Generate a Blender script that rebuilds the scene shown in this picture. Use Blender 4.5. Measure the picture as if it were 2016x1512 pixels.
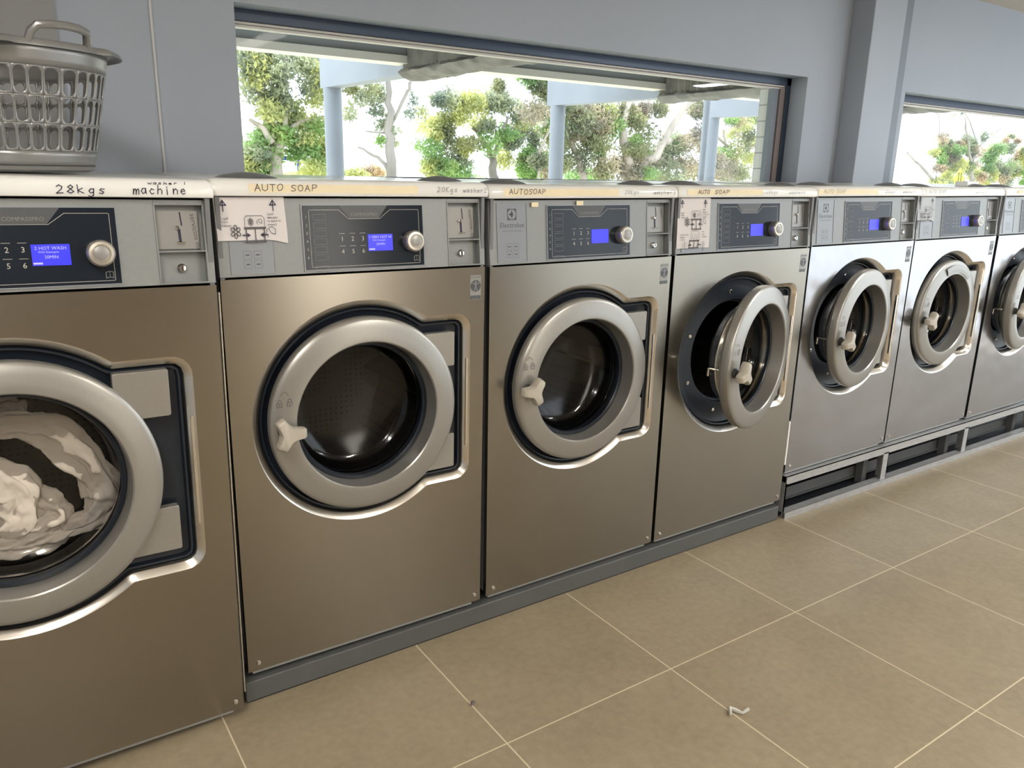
import bpy, math, random
from mathutils import Vector, Matrix
for o in list(bpy.data.objects): bpy.data.objects.remove(o)
SC = bpy.context.scene
COL = SC.collection
PI = math.pi
# ---------------------------------------------------------------- camera
PITCH, YAW, ROLL, FPX = -0.2673, 0.5985, 0.0222, 1543.5
CAM = Vector((-0.4473, -1.881, 1.404))
_f = Vector((math.sin(YAW)*math.cos(PITCH), math.cos(YAW)*math.cos(PITCH), math.sin(PITCH)))
_r = Vector((math.cos(YAW), -math.sin(YAW), 0)); _u = _r.cross(_f)
_R = _r*math.cos(ROLL)+_u*math.sin(ROLL); _U = -_r*math.sin(ROLL)+_u*math.cos(ROLL)
cd = bpy.data.cameras.new('camera'); cam = bpy.data.objects.new('camera', cd); COL.objects.link(cam)
m = Matrix((( _R.x,_U.x,-_f.x,CAM.x),(_R.y,_U.y,-_f.y,CAM.y),(_R.z,_U.z,-_f.z,CAM.z),(0,0,0,1)))
cam.matrix_world = m
cd.sensor_width = 36; cd.lens = 36*FPX/2016; cd.clip_start = .02; cd.clip_end = 400
SC.camera = cam
def at(px, py, Y):
    d = _f+_R*((px-1008)/FPX)-_U*((py-756)/FPX); t = (Y-CAM.y)/d.y
    return CAM+d*t
# ---------------------------------------------------------------- world, sun, exposure
w = bpy.data.worlds.new('world'); SC.world = w; w.use_nodes = True
bg = w.node_tree.nodes['Background']; bg.inputs[0].default_value = (.86, .94, 1, 1); bg.inputs[1].default_value = 2.4
SC.view_settings.view_transform = 'Standard'; SC.view_settings.look = 'None'
SC.view_settings.gamma = 1; SC.view_settings.use_curve_mapping = False
SC.view_settings.exposure = 0.2
sd = bpy.data.lights.new('sun', 'SUN'); sd.energy = 6.0; sd.color = (1, .95, .85); sd.angle = .01
sun = bpy.data.objects.new('sun', sd); COL.objects.link(sun); sun.rotation_euler = (math.radians(-40), 0, math.radians(-28))
def area(name, loc, size, power, color, rot=(0,0,0)):
    d = bpy.data.lights.new(name, 'AREA'); d.shape = 'RECTANGLE'; d.size, d.size_y = size; d.energy = power; d.color = color
    o = bpy.data.objects.new(name, d); COL.objects.link(o); o.location = loc; o.rotation_euler = rot
    return o
WARM = (1, .94, .86)
# ---------------------------------------------------------------- helpers
class MB:
    def __init__(s): s.v = []; s.f = []
    def add(s, vs, fs):
        n = len(s.v); s.v += [Vector(a) for a in vs]; s.f += [tuple(i+n for i in f) for f in fs]; return s
    def box(s, x0, x1, y0, y1, z0, z1):
        return s.add([(x0,y0,z0),(x1,y0,z0),(x1,y1,z0),(x0,y1,z0),(x0,y0,z1),(x1,y0,z1),(x1,y1,z1),(x0,y1,z1)],
                     [(0,3,2,1),(4,5,6,7),(0,1,5,4),(1,2,6,5),(2,3,7,6),(3,0,4,7)])
    def loops(s, rings, closed=True, cap0=False, cap1=False):
        n = len(rings[0]); vs = [p for r in rings for p in r]; fs = []
        for k in range(len(rings)-1):
            for i in range(n if closed else n-1):
                j = (i+1) % n
                fs.append((k*n+i, k*n+j, (k+1)*n+j, (k+1)*n+i))
        if cap0: fs.append(tuple(range(n))[::-1])
        if cap1: fs.append(tuple((len(rings)-1)*n+i for i in range(n)))
        return s.add(vs, fs)
    def lathe(s, prof, cx, cz, n=64, cap0=False, cap1=False):   # axis along Y; prof = (r, y)
        return s.loops([[(cx+r*math.cos(2*PI*i/n), y, cz+r*math.sin(2*PI*i/n)) for i in range(n)] for r, y in prof], True, cap0, cap1)
    def tube(s, pts, r, n=8, cap=True):
        pts = [Vector(p) for p in pts]; rs = r if isinstance(r, (list, tuple)) else [r]*len(pts); rings = []
        a = None
        for k, p in enumerate(pts):
            d = (pts[min(k+1, len(pts)-1)]-pts[max(k-1, 0)]).normalized()
            if a is None: a = d.orthogonal().normalized()
            a = (a-d*a.dot(d)).normalized(); b = d.cross(a)
            rings.append([p+(a*math.cos(2*PI*i/n)+b*math.sin(2*PI*i/n))*rs[k] for i in range(n)])
        return s.loops(rings, True, cap, cap)
    def prism(s, out, y0, y1):      # outline in xz, counter-clockwise seen from -Y
        return s.loops([[(x, y0, z) for x, z in out], [(x, y1, z) for x, z in out]], True, True, True)
    def stroke(s, pts, wd, y):      # flat pen line in the xz plane
        for (x0, z0), (x1, z1) in zip(pts[:-1], pts[1:]):
            dx, dz = x1-x0, z1-z0; L = math.hypot(dx, dz) or 1e-6; dx *= .5*wd/L; dz *= .5*wd/L
            s.add([(x0-dx-dz,y,z0-dz+dx),(x0-dx+dz,y,z0-dz-dx),(x1+dx+dz,y,z1+dz-dx),(x1+dx-dz,y,z1+dz+dx)], [(0,1,2,3)])
        return s
    def text(s, body, x, z, y, size, align='LEFT', sx=1, rot=0, shear=0):
        c = bpy.data.curves.new('t', 'FONT'); c.body = body; c.size = size; c.align_x = align; c.shear = shear; c.resolution_u = 2
        o = bpy.data.objects.new('t', c); COL.objects.link(o)
        dg = bpy.context.evaluated_depsgraph_get(); me = o.evaluated_get(dg).to_mesh()
        vs = []
        for q in me.vertices:
            a, b = q.co.x*sx, q.co.y
            vs.append((x+a*math.cos(rot)-b*math.sin(rot), y, z+a*math.sin(rot)+b*math.cos(rot)))
        fs = [tuple(p.vertices) for p in me.polygons]
        s.add(vs, fs); o.evaluated_get(dg).to_mesh_clear(); bpy.data.objects.remove(o); bpy.data.curves.remove(c)
        return s
    def mv(s, dx, dy, dz):
        for q in s.v: q += Vector((dx, dy, dz))
        return s
    def build(s, name, mat, parent=None, loc=(0,0,0), bevel=0, smooth=35, seg=2):
        me = bpy.data.meshes.new(name); me.from_pydata([tuple(q) for q in s.v], [], s.f); me.validate()
        for mt in (mat if isinstance(mat, list) else [mat]): me.materials.append(mt)
        if smooth: me.shade_smooth(); me.set_sharp_from_angle(angle=math.radians(smooth))
        o = bpy.data.objects.new(name, me); COL.objects.link(o); o.location = loc
        if parent: o.parent = parent
        if bevel:
            b = o.modifiers.new('bevel', 'BEVEL'); b.width = bevel; b.segments = seg; b.limit_method = 'ANGLE'; b.angle_limit = .6
        return o
def empty(name, loc=(0,0,0)):
    o = bpy.data.objects.new(name, None); COL.objects.link(o); o.location = loc; o.empty_display_size = .1; return o
def tag(o, label=None, cat=None, group=None, kind=None):
    if label: o['label'] = label
    if cat: o['category'] = cat
    if group: o['group'] = group
    if kind: o['kind'] = kind
    return o
def struct(o, label=None): return tag(o, label=label, kind='structure')
# ---------------------------------------------------------------- materials
def mat(name, col, rough=.5, metal=0., spec=.5, noise=None, bump=None, emit=None, aniso=None, coat=0, trans=None):
    mt = bpy.data.materials.new(name); mt.use_nodes = True; nt = mt.node_tree; b = nt.nodes['Principled BSDF']
    L = nt.links.new
    b.inputs['Base Color'].default_value = (*col, 1); b.inputs['Roughness'].default_value = rough
    b.inputs['Metallic'].default_value = metal; b.inputs['Specular IOR Level'].default_value = spec
    b.inputs['Coat Weight'].default_value = coat
    tc = nt.nodes.new('ShaderNodeTexCoord')
    def nz(scale, detail=4, stretch=None, coord='Object'):
        n = nt.nodes.new('ShaderNodeTexNoise'); n.inputs['Scale'].default_value = scale; n.inputs['Detail'].default_value = detail
        mp = nt.nodes.new('ShaderNodeMapping'); L(tc.outputs[coord], mp.inputs[0])
        if stretch: mp.inputs['Scale'].default_value = stretch
        L(mp.outputs[0], n.inputs['Vector']); return n
    if noise:       # (scale, amount, stretch)
        n = nz(noise[0], 5, noise[2] if len(noise) > 2 else None)
        r = nt.nodes.new('ShaderNodeMapRange'); r.inputs[3].default_value = 1-noise[1]; r.inputs[4].default_value = 1+noise[1]
        r.inputs[1].default_value = .3; r.inputs[2].default_value = .7
        L(n.outputs[0], r.inputs[0])
        mx = nt.nodes.new('ShaderNodeMix'); mx.data_type = 'RGBA'; mx.blend_type = 'MULTIPLY'; mx.inputs[0].default_value = 1
        mx.inputs[6].default_value = (*col, 1); L(r.outputs[0], mx.inputs[7]); L(mx.outputs[2], b.inputs['Base Color'])
    if bump:        # (scale, strength, dist, stretch)
        n = nz(bump[0], 2, bump[3] if len(bump) > 3 else None)
        bp = nt.nodes.new('ShaderNodeBump'); bp.inputs['Strength'].default_value = bump[1]; bp.inputs['Distance'].default_value = bump[2]
        L(n.outputs[0], bp.inputs['Height']); L(bp.outputs[0], b.inputs['Normal'])
    if aniso:
        b.inputs['Anisotropic'].default_value = aniso
        cx = nt.nodes.new('ShaderNodeCombineXYZ'); cx.inputs[2].default_value = 1; L(cx.outputs[0], b.inputs['Tangent'])
    if emit:
        b.inputs['Emission Color'].default_value = (*emit[0], 1); b.inputs['Emission Strength'].default_value = emit[1]
    if trans: b.inputs['Transmission Weight'].default_value = trans
    return mt
def glass(name, tint=(1,1,1), gl=.08, rough=.02, k=.9):
    mt = bpy.data.materials.new(name); mt.use_nodes = True; nt = mt.node_tree; nt.nodes.clear(); L = nt.links.new
    o = nt.nodes.new('ShaderNodeOutputMaterial'); mx = nt.nodes.new('ShaderNodeMixShader')
    t = nt.nodes.new('ShaderNodeBsdfTransparent'); t.inputs[0].default_value = (*tint, 1)
    g = nt.nodes.new('ShaderNodeBsdfGlossy'); g.inputs['Roughness'].default_value = rough
    fr = nt.nodes.new('ShaderNodeFresnel'); fr.inputs[0].default_value = 1.45
    ad = nt.nodes.new('ShaderNodeMath'); ad.operation = 'MULTIPLY_ADD'; ad.inputs[1].default_value = k; ad.inputs[2].default_value = gl; ad.use_clamp = True
    L(fr.outputs[0], ad.inputs[0]); L(ad.outputs[0], mx.inputs[0]); L(t.outputs[0], mx.inputs[1]); L(g.outputs[0], mx.inputs[2]); L(mx.outputs[0], o.inputs[0])
    return mt
M = {}
M['steel'] = mat('brushed_stainless', (.315,.292,.25), .27, 1, aniso=.55, noise=(2.2,.05), bump=(3,.03,.02))
M['steel_gloss'] = mat('glossy_stainless', (.39,.385,.395), .19, 1, aniso=.3, noise=(2,.04), bump=(4.0,.3,.03))
M['polish'] = mat('polished_steel', (.74,.70,.64), .27, 1)
M['console'] = mat('grey_console_paint', (.25,.262,.262), .42, .25, noise=(90,.03))
M['console_pale'] = mat('pale_plate', (.25,.265,.285), .3, .2)
M['carcass'] = mat('grey_side_paint', (.16,.165,.17), .5)
M['lid'] = mat('beige_grey_lid', (.78,.78,.75), .15, 0, noise=(6,.04))
M['cap'] = mat('lid_cap_grey', (.13,.13,.13), .35)
M['ring'] = mat('silver_plastic', (.34,.33,.305), .34, .6, noise=(160,.02))
M['navy'] = mat('dark_rubber', (.012,.017,.026), .38)
M['black'] = mat('black_gap', (.008,.009,.012), .5)
M['disp'] = mat('display_black', (.012,.018,.027), .16, 0, .35)
M['line'] = mat('print_white', (.48,.47,.42), .5)
M['line2'] = mat('print_grey', (.20,.20,.19), .5)
M['screen'] = mat('lcd_blue', (.02,.02,.25), .3, emit=((.035,.035,.92),.9))
M['lcdt'] = mat('lcd_text', (.3,.3,.9), .3, emit=((.35,.35,1),.8))
M['knob'] = mat('knob_silver', (.55,.52,.46), .3, .8)
M['chrome'] = mat('chrome', (.8,.78,.74), .12, 1)
M['handle'] = mat('cream_plastic', (.42,.385,.32), .42)
M['stem'] = mat('dark_stem', (.03,.03,.03), .4)
M['ink'] = mat('marker_ink', (.025,.02,.05), .6)
M['ink2'] = mat('faded_ink', (.26,.24,.23), .6)
M['ink3'] = mat('print_ink', (.10,.09,.095), .6)
M['paper'] = mat('paper', (.64,.61,.60), .7, noise=(8,.03))
M['tape'] = mat('masking_tape', (.80,.70,.48), .5, noise=(14,.05))
M['sticker'] = mat('clear_sticker', (.30,.295,.28), .35, .4)
M['logo'] = mat('logo_dark', (.07,.075,.08), .4)
M['drum'] = mat('drum_steel', (.10,.095,.085), .4, .8, noise=(60,.5))
M['drumhole'] = None
M['bowl'] = glass('door_glass', (.8,.8,.8), .02, .12, .7)
M['pane'] = glass('window_pane', (.97,.99,.99), .0, .01, .03)
M['wall'] = mat('grey_wall_paint', (.37,.412,.47), .6, noise=(1.5,.03), bump=(120,.05,.002))
M['walld'] = mat('dark_grey_wall_paint', (.28,.28,.28), .6)
M['wline'] = mat('white_caulk', (.55,.55,.54), .6)
M['frame'] = mat('window_frame_charcoal', (.045,.065,.10), .4, .3)
M['frameb'] = mat('window_frame_brown', (.20,.16,.15), .5)
M['frameg'] = mat('window_frame_grey', (.20,.23,.27), .5)
M['framew'] = mat('window_frame_pale', (.6,.57,.52), .4)
M['ceil'] = mat('ceiling_board', (.62,.56,.48), .8)
M['plinth'] = mat('plinth_grey', (.085,.087,.085), .5, noise=(10,.06))
M['galv'] = mat('galvanised_steel', (.46,.46,.46), .38, .55, noise=(25,.12,(1,1,4)))
M['flange'] = mat('base_flange', (.36,.37,.37), .4, .4)
M['basket'] = mat('silver_grey_plastic', (.265,.265,.262), .32, .45)
M['cloth'] = mat('white_cloth', (.62,.56,.48), .9, noise=(9,.12))
M['concrete'] = mat('painted_steel_post', (.32,.35,.41), .6, noise=(3,.06))
M['clad'] = mat('ribbed_cladding', (.21,.20,.18), .7, noise=(7,.35))
M['batten'] = mat('pale_girder', (.45,.46,.45), .6)
M['battenw'] = mat('white_girder_edge', (.9,.85,.76), .6)
M['roof'] = mat('roof_underside', (.10,.10,.10), .7)
M['brickw'] = None
# floor tiles
def floor_mat():
    mt = bpy.data.materials.new('floor_tiles'); mt.use_nodes = True; nt = mt.node_tree; b = nt.nodes['Principled BSDF']; L = nt.links.new
    g = nt.nodes.new('ShaderNodeNewGeometry'); sp = nt.nodes.new('ShaderNodeSeparateXYZ'); L(g.outputs['Position'], sp.inputs[0])
    def mth(op, a, bb=None):
        n = nt.nodes.new('ShaderNodeMath'); n.operation = op
        for i, q in enumerate((a, bb)):
            if q is None: continue
            if isinstance(q, (int, float)): n.inputs[i].default_value = q
            else: L(q, n.inputs[i])
        return n.outputs[0]
    ds = []; cells = []
    for out, off, T in ((sp.outputs[0], .5038, .5773), (sp.outputs[1], -.5004, .5854)):
        u = mth('DIVIDE', mth('ADD', out, -off+T*40), T); fr = mth('FRACT', u); cells.append(mth('FLOOR', u))
        ds.append(mth('MULTIPLY', mth('MINIMUM', fr, mth('SUBTRACT', 1., fr)), T))
    d = mth('MINIMUM', ds[0], ds[1]); gm = mth('LESS_THAN', d, .0019)
    cv = nt.nodes.new('ShaderNodeCombineXYZ'); L(cells[0], cv.inputs[0]); L(cells[1], cv.inputs[1])
    wn = nt.nodes.new('ShaderNodeTexWhiteNoise'); L(cv.outputs[0], wn.inputs['Vector'])
    n1 = nt.nodes.new('ShaderNodeTexNoise'); n1.inputs['Scale'].default_value = 3.2; n1.inputs['Detail'].default_value = 8; n1.inputs['Roughness'].default_value = .62
    ad = nt.nodes.new('ShaderNodeVectorMath'); ad.operation = 'MULTIPLY_ADD'; L(wn.outputs['Color'], ad.inputs[0]); ad.inputs[1].default_value = (9,9,9); L(g.outputs['Position'], ad.inputs[2]); L(ad.outputs[0], n1.inputs['Vector'])
    n2 = nt.nodes.new('ShaderNodeTexNoise'); n2.inputs['Scale'].default_value = 45; n2.inputs['Detail'].default_value = 6; L(ad.outputs[0], n2.inputs['Vector'])
    cr = nt.nodes.new('ShaderNodeValToRGB'); cr.color_ramp.elements[0].position = .3; cr.color_ramp.elements[1].position = .72
    cr.color_ramp.elements[0].color = (.215,.172,.112,1); cr.color_ramp.elements[1].color = (.320,.262,.175,1)
    mm = mth('ADD', mth('MULTIPLY', n1.outputs[0], .55), mth('MULTIPLY', n2.outputs[0], .45)); L(mm, cr.inputs[0])
    mx = nt.nodes.new('ShaderNodeMix'); mx.data_type = 'RGBA'; L(gm, mx.inputs[0]); L(cr.outputs[0], mx.inputs[6]); mx.inputs[7].default_value = (.60,.51,.36,1)
    L(mx.outputs[2], b.inputs['Base Color']); b.inputs['Roughness'].default_value = .42; b.inputs['Specular IOR Level'].default_value = .4
    return mt
M['floor'] = floor_mat()
def brick_mat(name, c1, c2, scale, rw=.5, rh=.25, ms=.01):
    mt = bpy.data.materials.new(name); mt.use_nodes = True; nt = mt.node_tree; b = nt.nodes['Principled BSDF']; L = nt.links.new
    tc = nt.nodes.new('ShaderNodeTexCoord'); mp = nt.nodes.new('ShaderNodeMapping'); mp.inputs['Rotation'].default_value = (PI/2, 0, 0)
    br = nt.nodes.new('ShaderNodeTexBrick'); br.inputs['Scale'].default_value = scale; br.inputs['Color1'].default_value = (*c1,1); br.inputs['Color2'].default_value = (*c1,1)
    br.inputs['Mortar'].default_value = (*c2,1); br.inputs['Mortar Size'].default_value = ms; br.inputs['Brick Width'].default_value = rw; br.inputs['Row Height'].default_value = rh
    sw = nt.nodes.new('ShaderNodeSeparateXYZ'); cb = nt.nodes.new('ShaderNodeCombineXYZ'); L(tc.outputs['Object'], sw.inputs[0])
    a = nt.nodes.new('ShaderNodeMath'); a.operation = 'ADD'; L(sw.outputs[0], a.inputs[0]); L(sw.outputs[1], a.inputs[1])
    L(a.outputs[0], cb.inputs[0]); L(sw.outputs[2], cb.inputs[1]); L(cb.outputs[0], br.inputs['Vector']); L(br.outputs[0], b.inputs['Base Color'])
    return mt
M['brickw'] = brick_mat('white_blockwork', (.62,.61,.56), (.32,.31,.29), 1, .4, .09, .004)
# drum wall with perforations
def drum_mat():
    mt = bpy.data.materials.new('perforated_drum'); mt.use_nodes = True; nt = mt.node_tree; b = nt.nodes['Principled BSDF']; L = nt.links.new
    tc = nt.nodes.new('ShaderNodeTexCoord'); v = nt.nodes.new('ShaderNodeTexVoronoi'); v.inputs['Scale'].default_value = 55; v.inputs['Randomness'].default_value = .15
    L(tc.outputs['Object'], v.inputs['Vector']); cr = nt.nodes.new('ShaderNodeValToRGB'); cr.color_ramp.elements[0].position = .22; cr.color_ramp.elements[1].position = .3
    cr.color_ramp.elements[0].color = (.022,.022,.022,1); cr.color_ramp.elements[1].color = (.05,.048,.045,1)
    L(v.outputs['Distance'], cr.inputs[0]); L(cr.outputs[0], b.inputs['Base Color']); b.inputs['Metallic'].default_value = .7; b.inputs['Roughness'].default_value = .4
    return mt
M['drumhole'] = drum_mat()
# ---------------------------------------------------------------- room shell
S = 1.143; HC = 2.465; YW = .9; W = .74
struct(MB().box(-2.6, 7.7, -5, YW+.1, -.1, 0).build('floor', M['floor'], smooth=0), 'beige grey tiled floor with pale grout lines')
struct(MB().box(-2.6, 7.7, -5, YW+.1, HC, HC+.1).build('ceiling', M['ceil'], smooth=0), 'off-white ceiling seen at the top right corner')
wb = MB()
WX0, WX1, WZ0, WZ1 = .337, 3.285, 1.335, 1.903
VX0, VX1, VZ1 = 4.207, 6.6, 1.893
wb.box(-2.6, WX0, YW, YW+.14, 0, HC); wb.box(WX0, WX1, YW, YW+.14, 0, WZ0); wb.box(WX0, WX1, YW, YW+.14, WZ1, HC)
wb.box(WX1, VX0, YW, YW+.14, 0, HC); wb.box(VX0, VX1, YW, YW+.14, 0, 1.30); wb.box(VX0, VX1, YW, YW+.14, VZ1, HC); wb.box(VX1, 7.7, YW, YW+.14, 0, HC)
struct(wb.build('wall_back', M['wall'], smooth=0), 'grey painted wall with two long windows behind the washers')
struct(MB().box(-2.7, -2.6, -5, YW+.14, 0, HC).build('wall_left', M['wall'], smooth=0))
wf = MB(); wf.box(-2.6, 4.6, -5.1, -5, 0, HC); wf.box(4.6, 7.6, -5.1, -5, 2.4, HC); wf.box(6.1, 6.2, -5.1, -5, 0, 2.4)
M['wfront'] = mat('brown_for_reflection', (.15,.115,.08), .5)  # brown chosen for how this unseen wall reflects in the steel fronts
struct(wf.build('wall_front', M['wfront'], smooth=0))
struct(MB().box(1.85, 2.40, -5, -4.97, .05, 2.3).build('streak_glow_panel', mat('streak_glow', (.8,.75,.65), .5, emit=((1,.94,.85), 4.5)), smooth=0))  # added glowing panel out of view, gives the steel its vertical streak
wr = MB(); wr.box(7.6, 7.7, -5.1, -4.6, 0, HC); wr.box(7.6, 7.7, 0.3, YW+.14, 0, HC); wr.box(7.6, 7.7, -4.6, .3, 2.42, HC)
struct(wr.build('wall_right', M['wall'], smooth=0))
struct(MB().box(3.60, 3.89, YW-.13, YW, 0, HC).build('trim_1', M['wall'], bevel=.004, smooth=0), 'square grey wall pier between the two windows')
struct(MB().box(4.05, 4.15, YW-.012, YW, 0, HC).build('trim_2', M['frameg'], bevel=.004, smooth=0), 'narrow darker grey vertical strip beside the wall pier')
struct(MB().box(-.178, .078, YW-.018, YW, 0, HC).build('trim_3', M['wall'], smooth=0), 'pale grey wall board left of the long window')
struct(MB().box(.078, .085, YW-.021, YW, 0, HC).build('trim_4', M['wline'], smooth=0), 'thin white vertical bead beside the long window')
struct(MB().box(-2.5, -.178, YW-.05, YW, 0, HC).build('trim_5', M['walld'], smooth=0), 'darker grey wall panel behind the basket')
def window(name, x0, x1, z0, z1, label):
    r = empty(name, (x0, YW+.1, z0)); struct(r, label); L_, H_ = x1-x0, z1-z0
    f = MB()
    f.box(0, L_, 0, .05, H_-.038, H_); f.box(0, L_, 0, .05, 0, .03); f.box(0, .012, 0, .05, 0, H_); f.box(L_-.035, L_, 0, .05, 0, H_)
    f.build('window_frame', M['frame'], r, bevel=.002, smooth=0)
    MB().box(.012, L_-.035, .012, .05, H_-.046, H_-.0385).box(.012, L_-.035, .012, .05, H_-.057, H_-.050).build('frame_bead', M['framew'], r, smooth=0)
    MB().box(L_-.075, L_-.035, .006, .05, .03, H_-.053).build('frame_stile', M['frameb'], r, bevel=.002, smooth=0)
    MB().box(L_-.12, L_-.075, .016, .05, .03, H_-.053).build('frame_stile', M['frameg'], r, bevel=.002, smooth=0)
    MB().box(.012, L_-.12, .028, .033, .03, H_-.053).build('glass_pane', M['pane'], r, smooth=0)
    return r
window('window_1', WX0, WX1, WZ0, WZ1, 'long fixed window with charcoal frame behind the washers')
window('window_2', VX0, VX1, 1.30, VZ1, 'second long window at the right edge, beyond the wall pier')
struct(MB().box(WX0-.0, WX1, YW-.01, YW+.10, WZ0-.03, WZ0).build('trim_6', M['wall'], smooth=0), 'window sill behind the washers')
# lights of the room: ceiling fittings behind and beside the viewer
def ceiling_light(x, y, sx, sy, label, power, col=WARM):
    r = empty('ceiling_light', (x, y, HC-.06)); tag(r, label, 'ceiling light', 'ceiling lights')
    MB().box(-sx/2-.03, sx/2+.03, -sy/2-.03, sy/2+.03, 0, .06).build('housing', M['framew'], r, smooth=0)
    dm = mat('light_diffuser', (.9,.85,.8), .6, emit=(col, power))
    MB().box(-sx/2, sx/2, -sy/2, sy/2, -.012, 0).build('diffuser', dm, r, smooth=0)
for x, y, p, t in ((-.9,-1.7,60,'nearest the left wall, over the first washer'), (1.75,-2.9,95,'long one over the middle of the aisle'), (4.2,-1.7,70,'over the fifth washer'), (6.9,-2.4,50,'farthest right over the aisle'), (-.6,-4.0,60,'at the front left corner of the ceiling')):
    ceiling_light(x, y, .16, 1.3, 'ceiling tube light '+t, p, WARM if x < 3 else (.95, .98, 1))
# ---------------------------------------------------------------- washers
def out_r(th, d, R, cxr, hz):
    """radius of the door recess outline (circle joined to a bracket on the right), inset by d"""
    c, s_ = math.cos(th), math.sin(th); r = R-d
    x1 = cxr-d; h = hz-d; rc = max(.045-d, .012)
    if c > 1e-4:
        t = min(x1/c, h/abs(s_) if abs(s_) > 1e-6 else 9)
        px, pz = t*c, t*abs(s_)
        if px > x1-rc and pz > h-rc:        # rounded corner
            ax, az = x1-rc, h-rc; a_ = abs(s_)
            bq = ax*c+az*a_; cq = ax*ax+az*az-rc*rc; disc = bq*bq-cq
            if disc > 0: t = bq+math.sqrt(disc)
        r = max(r, t)
    return r
TH = sorted(set([2*PI*i/180 for i in range(180)]))
def outline(d, g, th=TH):
    return [(g['cx']+out_r(t, d, g['R'], g['br'], g['bh'])*math.cos(t), g['cz']+out_r(t, d, g['R'], g['br'], g['bh'])*math.sin(t)) for t in th]
FONT = {'A':[[(0,0),(.5,1),(1,0)],[(.2,.4),(.8,.4)]],'U':[[(0,1),(.02,.2),(.5,0),(.95,.25),(1,1)]],'T':[[(0,1),(1,1)],[(.5,1),(.5,0)]],
'O':[[(.5,1),(.1,.8),(0,.4),(.3,0),(.8,.1),(1,.5),(.85,.9),(.5,1)]],'S':[[(1,.85),(.6,1),(.15,.85),(.2,.6),(.8,.4),(.85,.15),(.4,0),(0,.1)]],
'P':[[(.1,0),(.1,1),(.7,1),(1,.8),(.7,.5),(.1,.45)]],'k':[[(.1,1),(.1,0)],[(.7,.6),(.1,.3),(.8,0)]],
'g':[[(.7,.6),(.3,.6),(.1,.35),(.3,.1),(.7,.2),(.7,.6),(.7,-.2),(.4,-.35),(.1,-.25)]],'s':[[(.8,.55),(.4,.6),(.2,.45),(.7,.2),(.5,0),(.1,.05)]],
'w':[[(0,.6),(.25,0),(.5,.5),(.75,0),(1,.6)]],'a':[[(.8,.6),(.3,.6),(.05,.3),(.3,0),(.7,.15),(.8,.6),(.85,0)]],'h':[[(.1,1),(.1,0)],[(.1,.4),(.5,.6),(.8,.4),(.8,0)]],
'e':[[(.1,.3),(.8,.35),(.6,.6),(.2,.5),(.1,.2),(.4,0),(.8,.1)]],'r':[[(.15,.6),(.15,0)],[(.15,.35),(.5,.6),(.8,.55)]],'m':[[(.05,.6),(.05,0),(.1,.45),(.35,.6),(.5,.4),(.5,0),(.55,.45),(.8,.6),(.95,.4),(.95,0)]],
'c':[[(.8,.5),(.4,.6),(.1,.3),(.4,0),(.8,.1)]],'i':[[(.4,.6),(.4,0)],[(.4,.8),(.42,.85)]],'n':[[(.1,.6),(.1,0),(.15,.4),(.5,.6),(.8,.4),(.8,0)]],
'2':[[(.1,.8),(.4,1),(.8,.8),(.7,.5),(.1,0),(.9,.05)]],'8':[[(.5,.5),(.15,.75),(.5,1),(.8,.75),(.5,.5),(.1,.2),(.5,0),(.9,.2),(.5,.5)]],
'0':[[(.5,1),(.1,.7),(.1,.3),(.5,0),(.9,.3),(.9,.7),(.5,1)]],'K':[[(.1,1),(.1,0)],[(.8,1),(.1,.45),(.9,0)]],
'3':[[(.1,.9),(.6,1),(.8,.75),(.4,.55),(.85,.3),(.6,0),(.1,.1)]],'4':[[(.6,0),(.6,1),(.05,.35),(.95,.35)]],'5':[[(.8,1),(.2,1),(.15,.6),(.6,.6),(.85,.3),(.5,0),(.1,.1)]],
'6':[[(.7,1),(.2,.6),(.1,.2),(.5,0),(.85,.25),(.5,.5),(.15,.3)]],'7':[[(.05,1),(.9,1),(.35,0)]],'1':[[(.5,1),(.5,0)]],'W':[[(0,1),(.25,0),(.5,.7),(.75,0),(1,1)]]}
def hand(mb, txt, x, z, y, h, wd, gap=1.1, pen=.0016, seed=1):
    rg = random.Random(seed)
    for ch in txt:
        if ch == ' ': x += wd*.8*gap; continue
        dz = rg.uniform(-.06,.06)*h; sl = rg.uniform(-.05,.15)
        for pl in FONT.get(ch, []): mb.stroke([(x+px*wd*.85+pz*sl*wd, z+dz+pz*h) for px, pz in pl], pen, y)
        x += wd*gap
    return mb
def rrect(x0, x1, z0, z1, r=.004, n=4):
    o = []
    for cx_, cz_, a0 in ((x1-r,z0+r,-PI/2),(x1-r,z1-r,0),(x0+r,z1-r,PI/2),(x0+r,z0+r,PI)):
        for k in range(n+1): a = a0+PI/2*k/n; o.append((cx_+r*math.cos(a), cz_+r*math.sin(a)))
    return o
def plate_frame(mb, x0, x1, z0, z1, t, y0, y1):   # thin raised frame
    return mb.box(x0,x1,y0,y1,z0,z0+t).box(x0,x1,y0,y1,z1-t,z1).box(x0,x0+t,y0,y1,z0+t,z1-t).box(x1-t,x1,y0,y1,z0+t,z1-t)

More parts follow.
